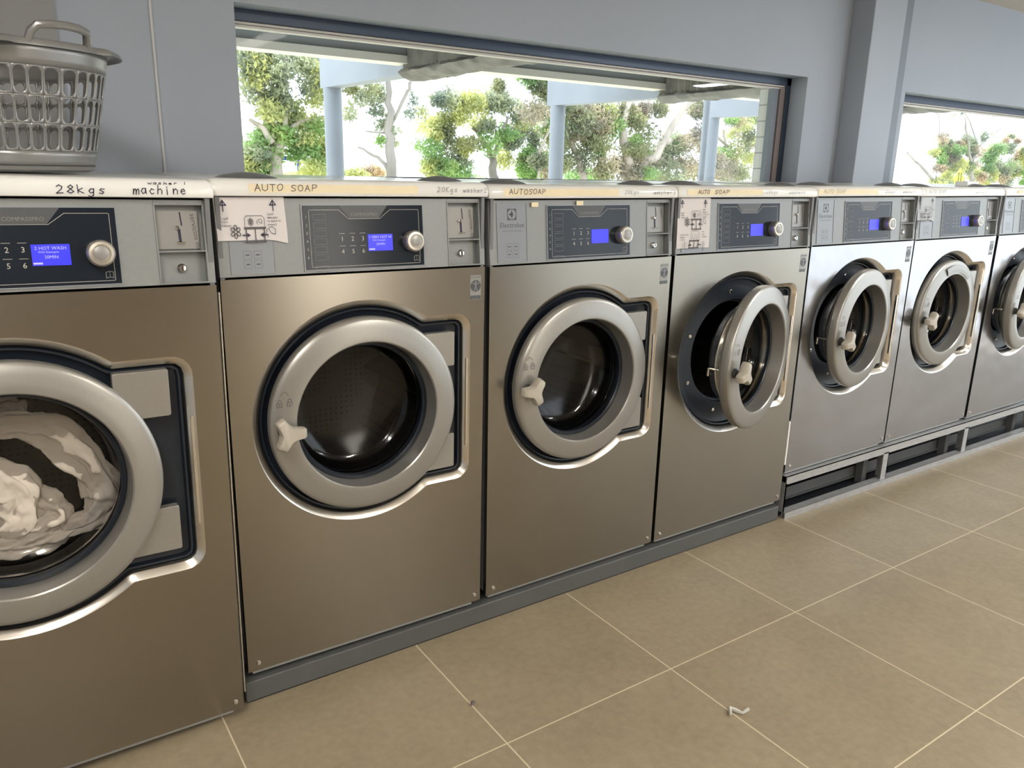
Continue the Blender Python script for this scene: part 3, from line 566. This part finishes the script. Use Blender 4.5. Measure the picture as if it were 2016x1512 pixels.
def notice(x0, zt, wd, hg, label, long=False, curl=True, worn=False, yy=-.0015):
    root = empty('paper_notice', (x0, yy, zt)); tag(root, label, 'notice', 'paper notices taped to the washers')
    n, mm_ = 10, 8; vs = []; fs = []
    tl = math.tan(.086)
    for j in range(mm_+1):
        for i in range(n+1):
            u, v = i/n, j/mm_; x = u*wd; z = -v*hg
            if curl and v > .9: z -= .010*max(0, u-.75)/.25
            y = -tl*v*hg*1.0-.0016-.0015*math.sin(u*6+v*3)**2*v
            vs.append((x+(.006*v*(-1) if long else .003*v), y, z))
    for j in range(mm_):
        for i in range(n): a = j*(n+1)+i; fs.append((a, a+n+1, a+n+2, a+1))
    MB().add(vs, fs).build('sheet', M['paper'] if not worn else M['sticker'], root)
    pr = MB(); k = wd/.163; y = 0
    arrow_up(pr, .020*k, -.031, .024, y, .0022); arrow_up(pr, .135*k, -.031, .024, y, .0022)
    ik = MB(); X_ = lambda v: v*k
    ik.stroke([(X_(.066),-.068),(X_(.066),-.048),(X_(.071),-.042),(X_(.107),-.042),(X_(.112),-.048),(X_(.112),-.068)], .0011, y)
    flower(ik, X_(.080), -.056, .0065, .009, y, .0012); jug(ik, X_(.101), -.055, .012, y, .001)
    ik.stroke([(X_(.066),-.070),(X_(.112),-.070)], .005, y); ik.stroke([(X_(.068),-.070),(X_(.068),-.102)], .003, y); ik.stroke([(X_(.110),-.070),(X_(.110),-.102)], .003, y); ik.stroke([(X_(.089),-.070),(X_(.089),-.102)], .0025, y); ik.stroke([(X_(.067),-.102),(X_(.112),-.102)], .004, y)
    flower(ik, X_(.044), -.078, .012, .0155, y, .0017); jug(ik, X_(.127), -.078, .022, y, .0013)
    for tx_, tz, t in ((.014,-.050,'Liquid'),(.014,-.058,'Fabric'),(.014,-.066,'Softener'),(.120,-.041,'Liquid'),(.120,-.049,'detergent'),(.120,-.057,'or bleach for'),(.120,-.065,'prewash')): ik.text(t, X_(tx_), tz, y, .0082, sx=.75)
    for s1, xa in ((1,.060),(-1,.118)):
        pr.stroke([(X_(xa),-.086),(X_(xa+s1*.012),-.086)], .0026, y); pr.add([(X_(xa+s1*.018),y,-.086),(X_(xa+s1*.010),y,-.081),(X_(xa+s1*.010),y,-.091)], [(0,1,2)])
    if long:
        o = -.078
        ik.stroke([(X_(.062),-.066+o+.002),(X_(.064),-.048+o+.012),(X_(.069),-.030+o),(X_(.100),-.030+o),(X_(.105),-.045+o),(X_(.103),-.064+o)], .0011, y)
        ik.stroke([(X_(.058),-.062+o),(X_(.102),-.062+o)], .005, y)
        for xa in (.058,.080,.100): ik.stroke([(X_(xa),-.062+o),(X_(xa-.004),-.086+o)], .003, y)
        ik.stroke([(X_(.054),-.086+o),(X_(.098),-.086+o)], .005, y)
        for xa in (.020,.112): ik.stroke([(X_(xa),-.068+o),(X_(xa+.002),-.088+o),(X_(xa+.016),-.088+o),(X_(xa+.020),-.066+o)], .001, y); ik.stroke([(X_(xa+.01),-.085+o),(X_(xa+.012),-.065+o)], .002, y)
        for xa in (.071,.088): ik.stroke([(X_(xa),-.040+o),(X_(xa),-.055+o),(X_(xa+.009),-.055+o),(X_(xa+.010),-.038+o)], .001, y)
        for tx_, tz, t in ((.008,-.044,'Powder prewash'),(.008,-.052,'detergent'),(.008,-.060,'or bleach'),(.118,-.036,'Main'),(.118,-.044,'wash'),(.118,-.052,'detergent')): ik.text(t, X_(tx_), tz+o, y, .0080, sx=.75)
        for s1, xa in ((1,.050),(-1,.112)):
            pr.stroke([(X_(xa),-.076+o),(X_(xa+s1*.010),-.076+o)], .0026, y); pr.add([(X_(xa+s1*.015),y,-.076+o),(X_(xa+s1*.008),y,-.071+o),(X_(xa+s1*.008),y,-.081+o)], [(0,1,2)])
    for b in (pr, ik):
        for q in b.v: q.y = tl*q.z-.0034-.0015*abs(q.z)/hg*1.2
    a = pr.build('marker_arrows', M['ink'], root, smooth=0); b_ = ik.build('printed_diagram', M['ink3'] if not worn else M['ink2'], root, smooth=0)
    return root
tY = .016
notice(.010, S+.1855, .163, .098, 'small paper notice with soap diagram taped to the second washer', yy=tY-.003)
notice(2*W+.016, S+.181, .156, .165, 'long paper notice with two soap diagrams beside the washer with the wide open door', long=True, curl=False, yy=tY+.004)
notice(4*W-.005, S+.183, .140, .098, 'faded torn notice on the washer with the taped door ring', yy=tY+.010, worn=True)
# ---------------------------------------------------------------- laundry behind the glass of the left washer
def crumple(mb, path, rad, seed, n=26, amp=.35, flat=.55):
    rg = random.Random(seed); ph = [rg.uniform(0, 6.28) for _ in range(12)]
    pts = [Vector(p) for p in path]; dense = []
    for a, b in zip(pts[:-1], pts[1:]):
        for k in range(8): dense.append(a.lerp(b, k/8))
    dense.append(pts[-1])
    for _ in range(3): dense = [dense[0]]+[(dense[i-1]+dense[i]*2+dense[i+1])/4 for i in range(1, len(dense)-1)]+[dense[-1]]
    N = len(dense); rings = []
    for k, p in enumerate(dense):
        d = (dense[min(k+1,N-1)]-dense[max(k-1,0)]).normalized(); a = d.cross(Vector((0,1,0))).normalized(); b = Vector((0,1,0))
        env = math.sin(PI*(k+.6)/(N+.2))**.35; s_ = k/N*9; rr = []
        for i in range(n):
            t = 2*PI*i/n
            f = 1+amp*(.5*math.sin(3*t+ph[0]+s_*.8)+.35*math.sin(5*t-s_*1.1+ph[1])+.3*math.sin(8*t+ph[2]+s_*.5)+.2*math.sin(11*t+ph[3]-s_*2)+.25*math.sin(s_*2.3+ph[4]))
            rr.append(p+(a*math.cos(t)+b*math.sin(t)*flat)*rad*env*f)
        rings.append(rr)
    mb.loops(rings, True, True, True); return mb
lx, lz = -.895+.44, S-.42
def ld(px, py, Y=.07): q = at(px, py, Y); return (q.x, q.y, q.z)
cl = [([ld(-60,850,.09), ld(30,835,.09), ld(110,850,.08), ld(180,915,.075), ld(215,975,.07), ld(185,1020,.08), ld(120,1045,.08)], .038, 'long white sheet sweeping in an arc inside the left washer drum'),
      ([ld(-40,800,.13), ld(10,808,.13), ld(50,822,.12)], .03, 'pinkish white cloth at the upper left inside the drum'),
      ([ld(-70,930,.09), ld(-10,930,.08), ld(40,975,.08), ld(20,1030,.08), ld(-40,1040,.09)], .040, 'cream garment heaped at the lower left inside the drum'),
      ([ld(50,955,.10), ld(90,985,.085), ld(120,1010,.085), ld(70,1040,.08), ld(10,1050,.08)], .032, 'crumpled pale towel at the bottom of the drum'),
      ([ld(-60,1075,.085), ld(0,1078,.08), ld(60,1072,.08), ld(120,1050,.085), ld(170,1015,.09)], .026, 'thin white cloth lying along the bottom drum lip')]
for k, (p, r_, lb) in enumerate(cl):
    o = crumple(MB(), p, r_, k+4, 44, .42, .5 if k else .35).build('laundry_cloth', M['cloth'], smooth=180)
    tag(o, lb, 'laundry', 'laundry in the left washer')
    tx = bpy.data.textures.new('crease', 'CLOUDS'); tx.noise_scale = .03; tx.noise_depth = 3
    sb = o.modifiers.new('sub', 'SUBSURF'); sb.levels = 1; sb.render_levels = 1
    dm = o.modifiers.new('crease', 'DISPLACE'); dm.texture = tx; dm.strength = .018; dm.mid_level = .5
# ---------------------------------------------------------------- base plinth and galvanised frame
pp = empty('washer_plinth', (-.005, .0, 0)); tag(pp, 'long low dark grey plinth under the second to fourth washers', 'plinth')
MB().box(0, 2.213, 0,   .74, .003, .063).build('plinth_board', M['plinth'], pp, bevel=.003)
MB().box(.002, 2.21, .003, .74, 0, .003).build('plinth_seal', M['black'], pp, smooth=0)
fr = empty('steel_base_frame', (2.235, -.004, 0)); tag(fr, 'open galvanised steel base frame under the glossy washers', 'frame')
LB = 2.7
for a, b_ in ((0, LB),):
    f = MB(); f.box(a,b_,.004,.008,.0,.026).box(a,b_,-.008,.030,.0255,.028).box(a,b_,-.010,-.006,.0,.028); f.build('bottom_rail', M['galv'], fr, smooth=0)
    f = MB(); f.box(a,b_,0,.004,.154,.190).box(a,b_,.0,.05,.187,.190); f.build('top_rail', M['galv'], fr, smooth=0)
    MB().box(a+.03,b_,.10,.104,.03,.075).box(a+.03,b_,.085,.12,.027,.03).build('inner_rail', M['plinth'], fr, smooth=0)
    MB().box(a,b_,.035,.61,.0,.003).build('bay_shade_sheet', M['black'], fr, smooth=0)  # added black sheet, stands in for the shade inside the frame bays
    MB().box(a,b_,.62,.625,.0,.19).build('rear_shade_sheet', M['black'], fr, smooth=0)  # black sheet across the back, imitates the dark depth behind the bays
for k, x in enumerate((0, .735, 1.472, 2.205)):
    wd_ = .004 if k == 0 else .042
    MB().box(x-(0 if k == 0 else .02), x-(0 if k == 0 else .02)+wd_, 0, .004, .026, .16).box(x-(0 if k == 0 else -.018), x-(0 if k == 0 else -.018)+.004, 0, .05, .026, .16).build('upright', M['galv'], fr, smooth=0)
    if k: MB().box(x-.085, x-.05, .055, .09, .0, .187).build('inner_post', M['plinth'], fr, smooth=0)
    if k: MB().box(x-.03, x-.026, .09, .6, .10, .187).build('cross_member', M['carcass'], fr, smooth=0)
# ---------------------------------------------------------------- laundry basket
def basket():
    r = empty('laundry_basket', (-.372, .320, S+.2330)); r.rotation_euler.z = math.radians(-62)
    tag(r, 'silver grey plastic laundry basket with oval slots on the left washer', 'basket')
    AT, BT, AB, BB = .262, .205, .205, .158; H = .252
    def P(u, v):        # u 0..1 around, v 0..1 up
        a = 2*PI*u; q = v**.9; A = AB+(AT-AB)*q; B = BB+(BT-BB)*q; e = .85
        c, s_ = math.cos(a), math.sin(a); return (A*math.copysign(abs(c)**e, c), B*math.copysign(abs(s_)**e, s_), H*v)
    NU = 44; mb = MB(); NR = 16
    def band(v0, v1, m_=1):
        mb.loops([[P(k/(NU*4), v0+(v1-v0)*j/m_) for k in range(NU*4)] for j in range(m_+1)])
    band(.05,.175,3); band(.84,1.0,3)
    rows = [(.175,.395),(.395,.615),(.615,.84)]
    for ri, (v0, v1) in enumerate(rows):
        for c in range(NU):
            u0 = (c+.0)/NU; du = 1/NU; uc = u0+du/2; vc = (v0+v1)/2; hh = (v1-v0)/2
            inner = []; outer = []
            for k in range(NR):
                a = 2*PI*k/NR+PI/NR; cx_, sx_ = math.cos(a), math.sin(a)
                asp = .30 # half-width as fraction of cell
                iu = cx_*.40*du; iv = (hh*.90-.047)*(1 if sx_ > 0 else -1)+sx_*.047
                inner.append((uc+iu, vc+iv)); q = min(1/max(abs(cx_),1e-6), 1/max(abs(sx_),1e-6))
                outer.append([uc+cx_*q*du/2, vc+sx_*q*hh])
            # snap four nearest to corners
            for k in (1, 2): pass
            for (sx2, sz2) in ((1,1),(-1,1),(-1,-1),(1,-1)):
                tgt = (uc+sx2*du/2, vc+sz2*hh); b_ = min(range(NR), key=lambda i: (abs(outer[i][0]-tgt[0])/du)+(abs(outer[i][1]-tgt[1])/hh)); outer[b_] = list(tgt)
            mb.loops([[P(*p) for p in outer], [P(*p) for p in inner]])
    b = mb.build('basket_body', M['basket'], r, smooth=60); s_ = b.modifiers.new('solid', 'SOLIDIFY'); s_.thickness = .0035; s_.offset = -1
    bt = MB(); rings = []
    for q, z in ((.0,.004),(.5,.002),(.93,.0),(1.0,.005),(1.02,.013)):
        rings.append([(P(k/88,.05)[0]*max(q,.001)*(.98 if q < 1 else .985), P(k/88,.05)[1]*max(q,.001)*(.98 if q < 1 else .985), z) for k in range(88)])
    bt.loops(rings); o = bt.build('basket_bottom', M['basket'], r)
    rm = MB(); pts = []
    prof = [(-.002,-.004),(.004,.006),(.014,.008),(.026,.003),(.030,-.006),(.027,-.006),(.022,.0),(.012,.003),(.004,-.002)]
    rings = []
    for k in range(120):
        u = k/120; p = Vector(P(u, 1)); nrm = Vector((p.x/AT**2, p.y/BT**2, 0)).normalized()
        cut = min(abs(u), abs(u-1), abs(u-.5)) < .062      # handle cut-outs at both ends
        rings.append([p+nrm*(a*(.25 if cut else 1))+Vector((0,0,b_+.002)) for a, b_ in prof])
    rings.append(rings[0]); rm.loops(rings); rm.build('rim', M['basket'], r, smooth=60)
    for sg in (1, -1):
        hd = MB(); pts = []
        for t, z, o_ in ((-.065,.252,.004),(-.060,.275,.012),(-.052,.286,.020),(-.03,.289,.024),(0,.290,.025),(.03,.289,.024),(.052,.286,.020),(.060,.275,.012),(.065,.252,.004)):
            e = math.sqrt(max(0, 1-(t/BT)**2)); pts.append((sg*(AT*e*1.0+o_), t, z))
        hd.tube(pts, .0085, 10); hd.build('handle', M['basket'], r)
    return r
basket()
# small carton on the sixth washer
ct = MB().box(3.540, 3.640, .12, .18, S+.2275, S+.252).build('small_carton', M['lid'], bevel=.002); tag(ct, 'small white carton standing on top of the sixth washer', 'carton')
# scraps on the floor
sc = MB().tube([(1.065,-.738,.004),(1.08,-.722,.010),(1.092,-.735,.006),(1.10,-.75,.005),(1.125,-.748,.006)], [.004,.007,.006,.004,.005], 6).build('paper_scrap', M['line'], smooth=60); tag(sc, 'tiny curled white paper scrap lying on the floor tiles', 'scrap')
sc = MB().tube([(.500,-.330,.003),(.509,-.325,.007),(.518,-.318,.004)], [.002,.005,.001], 6).build('lint_speck', M['ink3'], smooth=60); tag(sc, 'small dark speck of lint beside a grout line near the plinth', 'lint')
# ---------------------------------------------------------------- outside: verandah
struct(MB().box(-60, 120, YW+.14, 160, -.35, -.3).build('ground', mat('pale_ground', (.50,.49,.40), .9, noise=(.3,.1)), smooth=0), 'pale ground outside the windows')
PXS = (2.29, 4.745, 7.08)
names = ('left', 'middle', 'right')
for x, nm in zip(PXS, names):
    o = MB().lathe([(.078,0),(.078,1)], 0, 0, 28)
    o = MB(); n = 28; o.loops([[(x+.078*math.cos(2*PI*k/n), 5+.078*math.sin(2*PI*k/n), z) for k in range(n)] for z in (-.3, 2.05)], True, True, True)
    tag(o.build('verandah_post', M['concrete']), 'round grey-blue verandah post outside the window, %s of the three' % nm, 'post', 'verandah posts')
    bm_ = MB(); bm_.loops([[(x+sx*.07, 5.10, 2.05), (x+sx*.07, 5.10, 2.42), (x+sx*.07, 3.42, 2.40), (x+sx*.07, 3.42, 2.035)] for sx in (-1, 1)], True, True, True)
    tag(bm_.build('verandah_beam', M['concrete'], smooth=0), 'grey-blue beam on top of the %s verandah post' % nm, 'beam', 'verandah beams')
    cb = MB(); zz = []; N = 60
    rings = []
    for k in range(N+1):
        y = 3.42-(3.42-1.25)*k/N; o_ = .022*(k % 2); rings.append([(x-.10-o_,y,2.06),(x-.10-o_,y,2.40),(x+.10+o_,y,2.40),(x+.10+o_,y,2.06)])
    cb.loops(rings, True, True, True)
    cbo = cb.build('beam_cladding', M['clad'], smooth=0); tag(cbo, 'dark ribbed cladding running from the %s verandah beam towards the window' % nm, 'cladding', 'ribbed beam claddings')
    cu = MB(); rg = random.Random(int(x*10)); rings = []
    for k in range(41):
        y = 3.42-(3.42-1.25)*k/40; rings.append([(x+.135*math.cos(a)*rg.uniform(.85,1.1), y, 2.04+.045*math.sin(a)*rg.uniform(.7,1.3)) for a in [2*PI*i/10 for i in range(10)]])
    cu.loops(rings, True, True, True); cu.build('cladding_underside', M['clad'], cbo, smooth=60)
for k, (a, b_) in enumerate(((-.6, 2.19), (2.40, 4.64), (4.85, 6.97))):
    gq = empty('verandah_girder', (a, 3.36, 2.10)); tag(gq, ('pale girder running left from the left verandah beam','pale girder between the left and middle verandah beams','pale girder between the middle and right verandah beams')[k], 'girder', 'verandah girders')
    MB().box(0, b_-a, 0, .12, .04, .20).build('girder_web', M['batten'], gq, smooth=0)
    MB().box(0, b_-a, -.03, .13, -.01, .04).build('girder_flange', M['battenw'], gq, smooth=0)
rf = MB(); rings = []
for k in range(160): rings.append([(-2+k*.075, YW+.14, 2.42+.02*(k % 2)), (-2+k*.075, 3.9, 2.46+.02*(k % 2))])
rf.loops(rings, False); struct(rf.build('trim_7', M['roof'], smooth=0), 'dark corrugated verandah roof seen from below')
struct(MB().box(3.50, 3.75, YW+.16, 1.38, -.3, 2.42).build('trim_8', M['brickw'], smooth=0), 'white painted block pier outside the long window')
dp_ = at(1384, 300, 4.4); o = MB(); n = 12; o.loops([[(dp_.x+.035*math.cos(2*PI*k/n), 4.4+.035*math.sin(2*PI*k/n), z) for k in range(n)] for z in (-.3, 2.2)], True, True, True)
tag(o.build('downpipe', M['concrete']), 'thin grey downpipe just left of the right verandah post', 'pipe')
# ---------------------------------------------------------------- trees
def leafmat(name, col, tr=.35):
    mt = bpy.data.materials.new(name); mt.use_nodes = True; nt = mt.node_tree; nt.nodes.clear(); L = nt.links.new
    o = nt.nodes.new('ShaderNodeOutputMaterial'); d = nt.nodes.new('ShaderNodeBsdfDiffuse'); t = nt.nodes.new('ShaderNodeBsdfTranslucent'); mx = nt.nodes.new('ShaderNodeMixShader'); mx.inputs[0].default_value = tr
    n = nt.nodes.new('ShaderNodeTexNoise'); n.inputs['Scale'].default_value = 1.6; n.inputs['Detail'].default_value = 6; tc = nt.nodes.new('ShaderNodeTexCoord'); L(tc.outputs['Object'], n.inputs['Vector'])
    cr = nt.nodes.new('ShaderNodeValToRGB'); cr.color_ramp.elements[0].position = .35; cr.color_ramp.elements[1].position = .65
    cr.color_ramp.elements[0].color = (col[0]*.6,col[1]*.65,col[2]*.75,1); cr.color_ramp.elements[1].color = (min(col[0]*1.3,1),min(col[1]*1.25,1),col[2]*1.1,1)
    L(n.outputs[0], cr.inputs[0]); L(cr.outputs[0], d.inputs[0]); L(cr.outputs[0], t.inputs[0]); L(d.outputs[0], mx.inputs[1]); L(t.outputs[0], mx.inputs[2]); L(mx.outputs[0], o.inputs[0]); return mt
LM = dict(yel=leafmat('leaf_yellow_green', (.60,.62,.30),.5), grey=leafmat('leaf_grey_green', (.40,.44,.33),.45), green=leafmat('leaf_green', (.34,.50,.22),.5), olive=leafmat('leaf_olive', (.33,.35,.22),.45), brown=leafmat('leaf_dry', (.46,.41,.33),.45), rust=leafmat('leaf_rust', (.55,.45,.34),.5))
BARK = mat('pale_bark', (.50,.43,.38), .9, noise=(3,.25,(1,1,.3))); BARKD = mat('grey_bark', (.33,.30,.28), .9, noise=(3,.25,(1,1,.3)))
def leaves(mb, c, rad, n, size, rg):
    for _ in range(n):
        while True:
            q = Vector((rg.uniform(-1,1), rg.uniform(-1,1), rg.uniform(-1,1)))
            if q.length < 1: break
        q = q*(.35+.65*rg.random()**.4)
        p = Vector(c)+Vector((q.x*rad[0], q.y*rad[1], q.z*rad[2])); a = Vector((rg.gauss(0,1), rg.gauss(0,1), rg.gauss(0,1)-.4)).normalized(); b = a.orthogonal().normalized()
        b = (b*math.cos(rg.random()*3)+a.cross(b)*math.sin(rg.random()*3)); s_ = size*.62*rg.uniform(.6,1.3)
        mb.add([p-a*s_, p+b*s_*.35, p+a*s_, p-b*s_*.35], [(0,1,2,3)])
def tree(label, Y, limbs, blobs, bark=BARK, seed=1, cat='tree', group='trees outside the windows'):
    """limbs: lists of (px, py, radius_m); blobs: (px, py, rx_px, ry_px, count, leaf material, leaf size)"""
    rg = random.Random(seed); base = at(limbs[0][0][0] if limbs else blobs[0][0], 360, Y); root = empty('tree' if cat == 'tree' else 'shrub', (base.x, Y, -.3)); tag(root, label, cat, group)
    org = Vector((base.x, Y, -.3)); k_ = (at(1000,300,Y)-at(1001,300,Y)).length
    if limbs:
        mb = MB()
        for li in limbs:
            pts = []; rs = []; dY = rg.uniform(-.6,.6)
            for i, (px, py, r_) in enumerate(li):
                q = at(px, py, Y+(dY*i/len(li))); pts.append(q-org); rs.append(r_)
            if li is limbs[0]: pts.insert(0, Vector((pts[0].x, pts[0].y, 0))); rs.insert(0, rs[0]*1.15)
            d2 = []; r2 = []
            for i in range(len(pts)-1):
                for k in range(4):
                    t = k/4; j = Vector((rg.gauss(0,1), rg.gauss(0,1), rg.gauss(0,1)))*rs[i]*.25; d2.append(pts[i].lerp(pts[i+1], t)+(j if k else Vector())); r2.append(rs[i]*(1-t)+rs[i+1]*t)
            d2.append(pts[-1]); r2.append(rs[-1]); mb.tube(d2, r2, 7)
        mb.build('trunk', bark, root, smooth=60)
    by = {}
    for px, py, rx, ry, n, lm, sz in blobs:
        q = at(px, py, Y+rg.uniform(-.5,.9)*min(rx*k_, 1.5))-org; by.setdefault(lm, MB()); leaves(by[lm], q, (rx*k_, min(rx*k_, 2.2), ry*k_), int(n*2.1), sz, rg)
    for lm, mb in by.items(): tag(mb.build('foliage', LM[lm], root, smooth=0), kind='stuff')
    return root
R_ = random.Random(5)
def scat(x0, x1, y0, y1, n, r, cnt, lms, sz):
    return [(R_.uniform(x0,x1), R_.uniform(y0,y1), r*R_.uniform(.6,1.3), r*R_.uniform(.5,1), cnt, R_.choice(lms), sz) for _ in range(n)]
tree('tall gum tree with pale trunks at the left end of the long window', 13, [[(545,365,.13),(540,300,.12),(525,230,.08),(505,170,.05),(500,90,.03)],[(545,300,.09),(560,270,.07),(590,240,.05),(650,232,.03)],[(535,280,.08),(515,250,.05),(490,235,.03)],[(552,300,.07),(565,190,.04),(560,110,.02),(600,80,.02)]],
     scat(475,620,75,140,10,30,190,['grey','yel'],.10)+scat(480,640,140,230,16,27,150,['grey','yel','grey'],.09)+scat(470,640,230,350,26,25,180,['yel','grey','green','yel'],.09), seed=2)
tree('slender gum tree with sparse leaves right of the left verandah post', 12, [[(770,360,.10),(768,300,.09),(766,240,.07),(764,160,.05),(760,60,.03)],[(765,255,.03),(800,185,.03),(808,160,.03)],[(768,340,.04),(745,310,.03),(705,290,.015)],[(760,262,.02),(720,258,.012)]],
     scat(690,770,165,225,9,18,70,['grey','olive'],.08)+scat(750,775,230,290,5,13,60,['grey','green'],.08)+scat(800,850,190,260,5,16,40,['yel','grey'],.07), BARKD, seed=3)
tree('low sunlit yellow shrub between the left post and the slender gum tree', 16, [[(715,362,.05),(712,345,.03)]], [(700,345,22,12,260,'yel',.10),(735,340,22,14,260,'rust',.10),(690,352,20,8,150,'yel',.1)], seed=4, cat='shrub')
tree('rounded yellow-green tree in the middle of the long window', 15, [[(975,365,.12),(972,320,.10),(962,290,.07),(930,250,.05)],[(972,310,.06),(985,270,.04),(1000,230,.03)],[(868,365,.07),(862,330,.06),(835,300,.03)]],
     scat(860,1040,190,250,13,26,240,['grey','yel','yel'],.09)+scat(845,1060,240,350,26,24,230,['yel','grey','olive','green'],.09)+scat(1000,1070,300,355,6,24,300,['green'],.09), BARKD, seed=6)
tree('big spreading tree with pale twisted limbs behind the middle post', 12, [[(1245,365,.15),(1235,310,.11),(1225,250,.085),(1240,200,.065),(1270,130,.04)],[(1250,350,.12),(1300,290,.10),(1345,215,.075),(1390,160,.05)],[(1150,362,.08),(1135,300,.07),(1112,250,.05),(1095,190,.035)],[(1300,290,.05),(1330,270,.06),(1400,262,.04),(1440,290,.03)],[(1105,165,.06),(1070,140,.05),(1045,120,.04)],[(1268,250,.05),(1280,180,.04),(1282,150,.03)],[(1150,340,.03),(1158,270,.02)],[(1060,355,.03),(1062,300,.03),(1085,250,.02)]],
     scat(975,1085,120,190,9,22,170,['green','olive'],.08)+scat(1050,1500,205,350,46,30,260,['olive','brown','olive','green','brown'],.08)+scat(1090,1500,215,300,12,22,150,['green','yel'],.07)+scat(1100,1400,205,350,16,34,260,['olive'],.09), seed=7)
tree('feathery tree right of the right verandah post', 14, [[(1440,365,.06),(1430,300,.05),(1425,255,.03)]], scat(1430,1510,200,260,7,20,120,['grey','green'],.08)+scat(1440,1520,260,350,10,20,160,['yel','brown','yel'],.08), BARKD, seed=8)
tree('bare-topped tree with rusty leaves seen in the second window', 14, [[(1915,372,.10),(1910,330,.08),(1925,290,.05),(1945,270,.03)],[(1912,330,.06),(1905,275,.04),(1900,230,.02)],[(1850,372,.06),(1820,335,.05),(1785,300,.03)],[(1850,265,.02),(1848,225,.015),(1830,215,.01)],[(1960,260,.02),(1985,245,.015)],[(1925,290,.03),(1910,240,.02),(1895,215,.012)],[(1910,240,.012),(1925,222,.01)],[(1848,225,.01),(1870,205,.008)]],
     scat(1840,2080,290,368,75,25,200,['yel','rust','grey','green'],.09)+scat(1850,2016,268,300,16,18,120,['rust','grey'],.09)+scat(1800,2000,210,270,4,10,25,['grey'],.08), BARKD, seed=9)
for px_, py_, rx_, ry_, lm_, lb_ in ((1300,348,60,12,'grey','behind the pale twisted limbs'),(1150,345,60,14,'green','just right of the middle post'),(600,350,60,9,'yel','far behind the left post'),(900,352,60,8,'grey','far behind the rounded tree'),(1440,345,50,16,'olive','behind the right post')):
    tree('low distant shrub '+lb_, 40, [[(px_,362,.2),(px_,py_,.12)]], [(px_,py_,rx_,ry_,500,lm_,.25)], seed=px_, cat='shrub', group='distant shrubs')
# play frame and road sign
q = at(550, 300, 13.8); pf = empty('play_frame', (q.x, 13.8, -.3)); tag(pf, 'blue play frame half hidden by the tall gum tree', 'playground')
bl = mat('blue_paint', (.05,.10,.75), .5); pk = mat('pink_paint', (.75,.15,.35), .5)
MB().box(-.13,-.09,0,.04,0,2.2).box(.35,.39,0,.04,0,1.95).build('pole', bl, pf); MB().box(-.05,.4,-.03,.0,1.78,1.86).build('rail', bl, pf); MB().box(.0,.12,-.05,.0,1.92,1.99).build('seat', pk, pf)
q = at(1887, 352, 9); sg = empty('road_sign', (q.x, 9, -.3)); tag(sg, 'yellow diamond warning sign with two walking figures outside the second window', 'sign')
zc = q.z+.3; MB().add([(0,-.02,zc-.27),(.27,-.02,zc),(0,-.02,zc+.27),(-.27,-.02,zc),(0,0,zc-.27),(.27,0,zc),(0,0,zc+.27),(-.27,0,zc)], [(0,1,2,3),(7,6,5,4),(0,4,5,1),(1,5,6,2),(2,6,7,3),(3,7,4,0)]).build('sign_plate', mat('sign_yellow', (.75,.85,.02), .5), sg, smooth=0)
s2 = MB()
for dx in (-.06, .06): s2.stroke([(dx,zc+.08),(dx+.02,zc-.02),(dx-.02,zc-.12)], .035, -.024); s2.stroke([(dx,zc+.12),(dx,zc+.13)], .05, -.024)
s2.build('sign_figures', M['ink'], sg, smooth=0); MB().box(-.03,.03,.0,.05,0,zc+.1).build('sign_pole', M['galv'], sg, smooth=0)
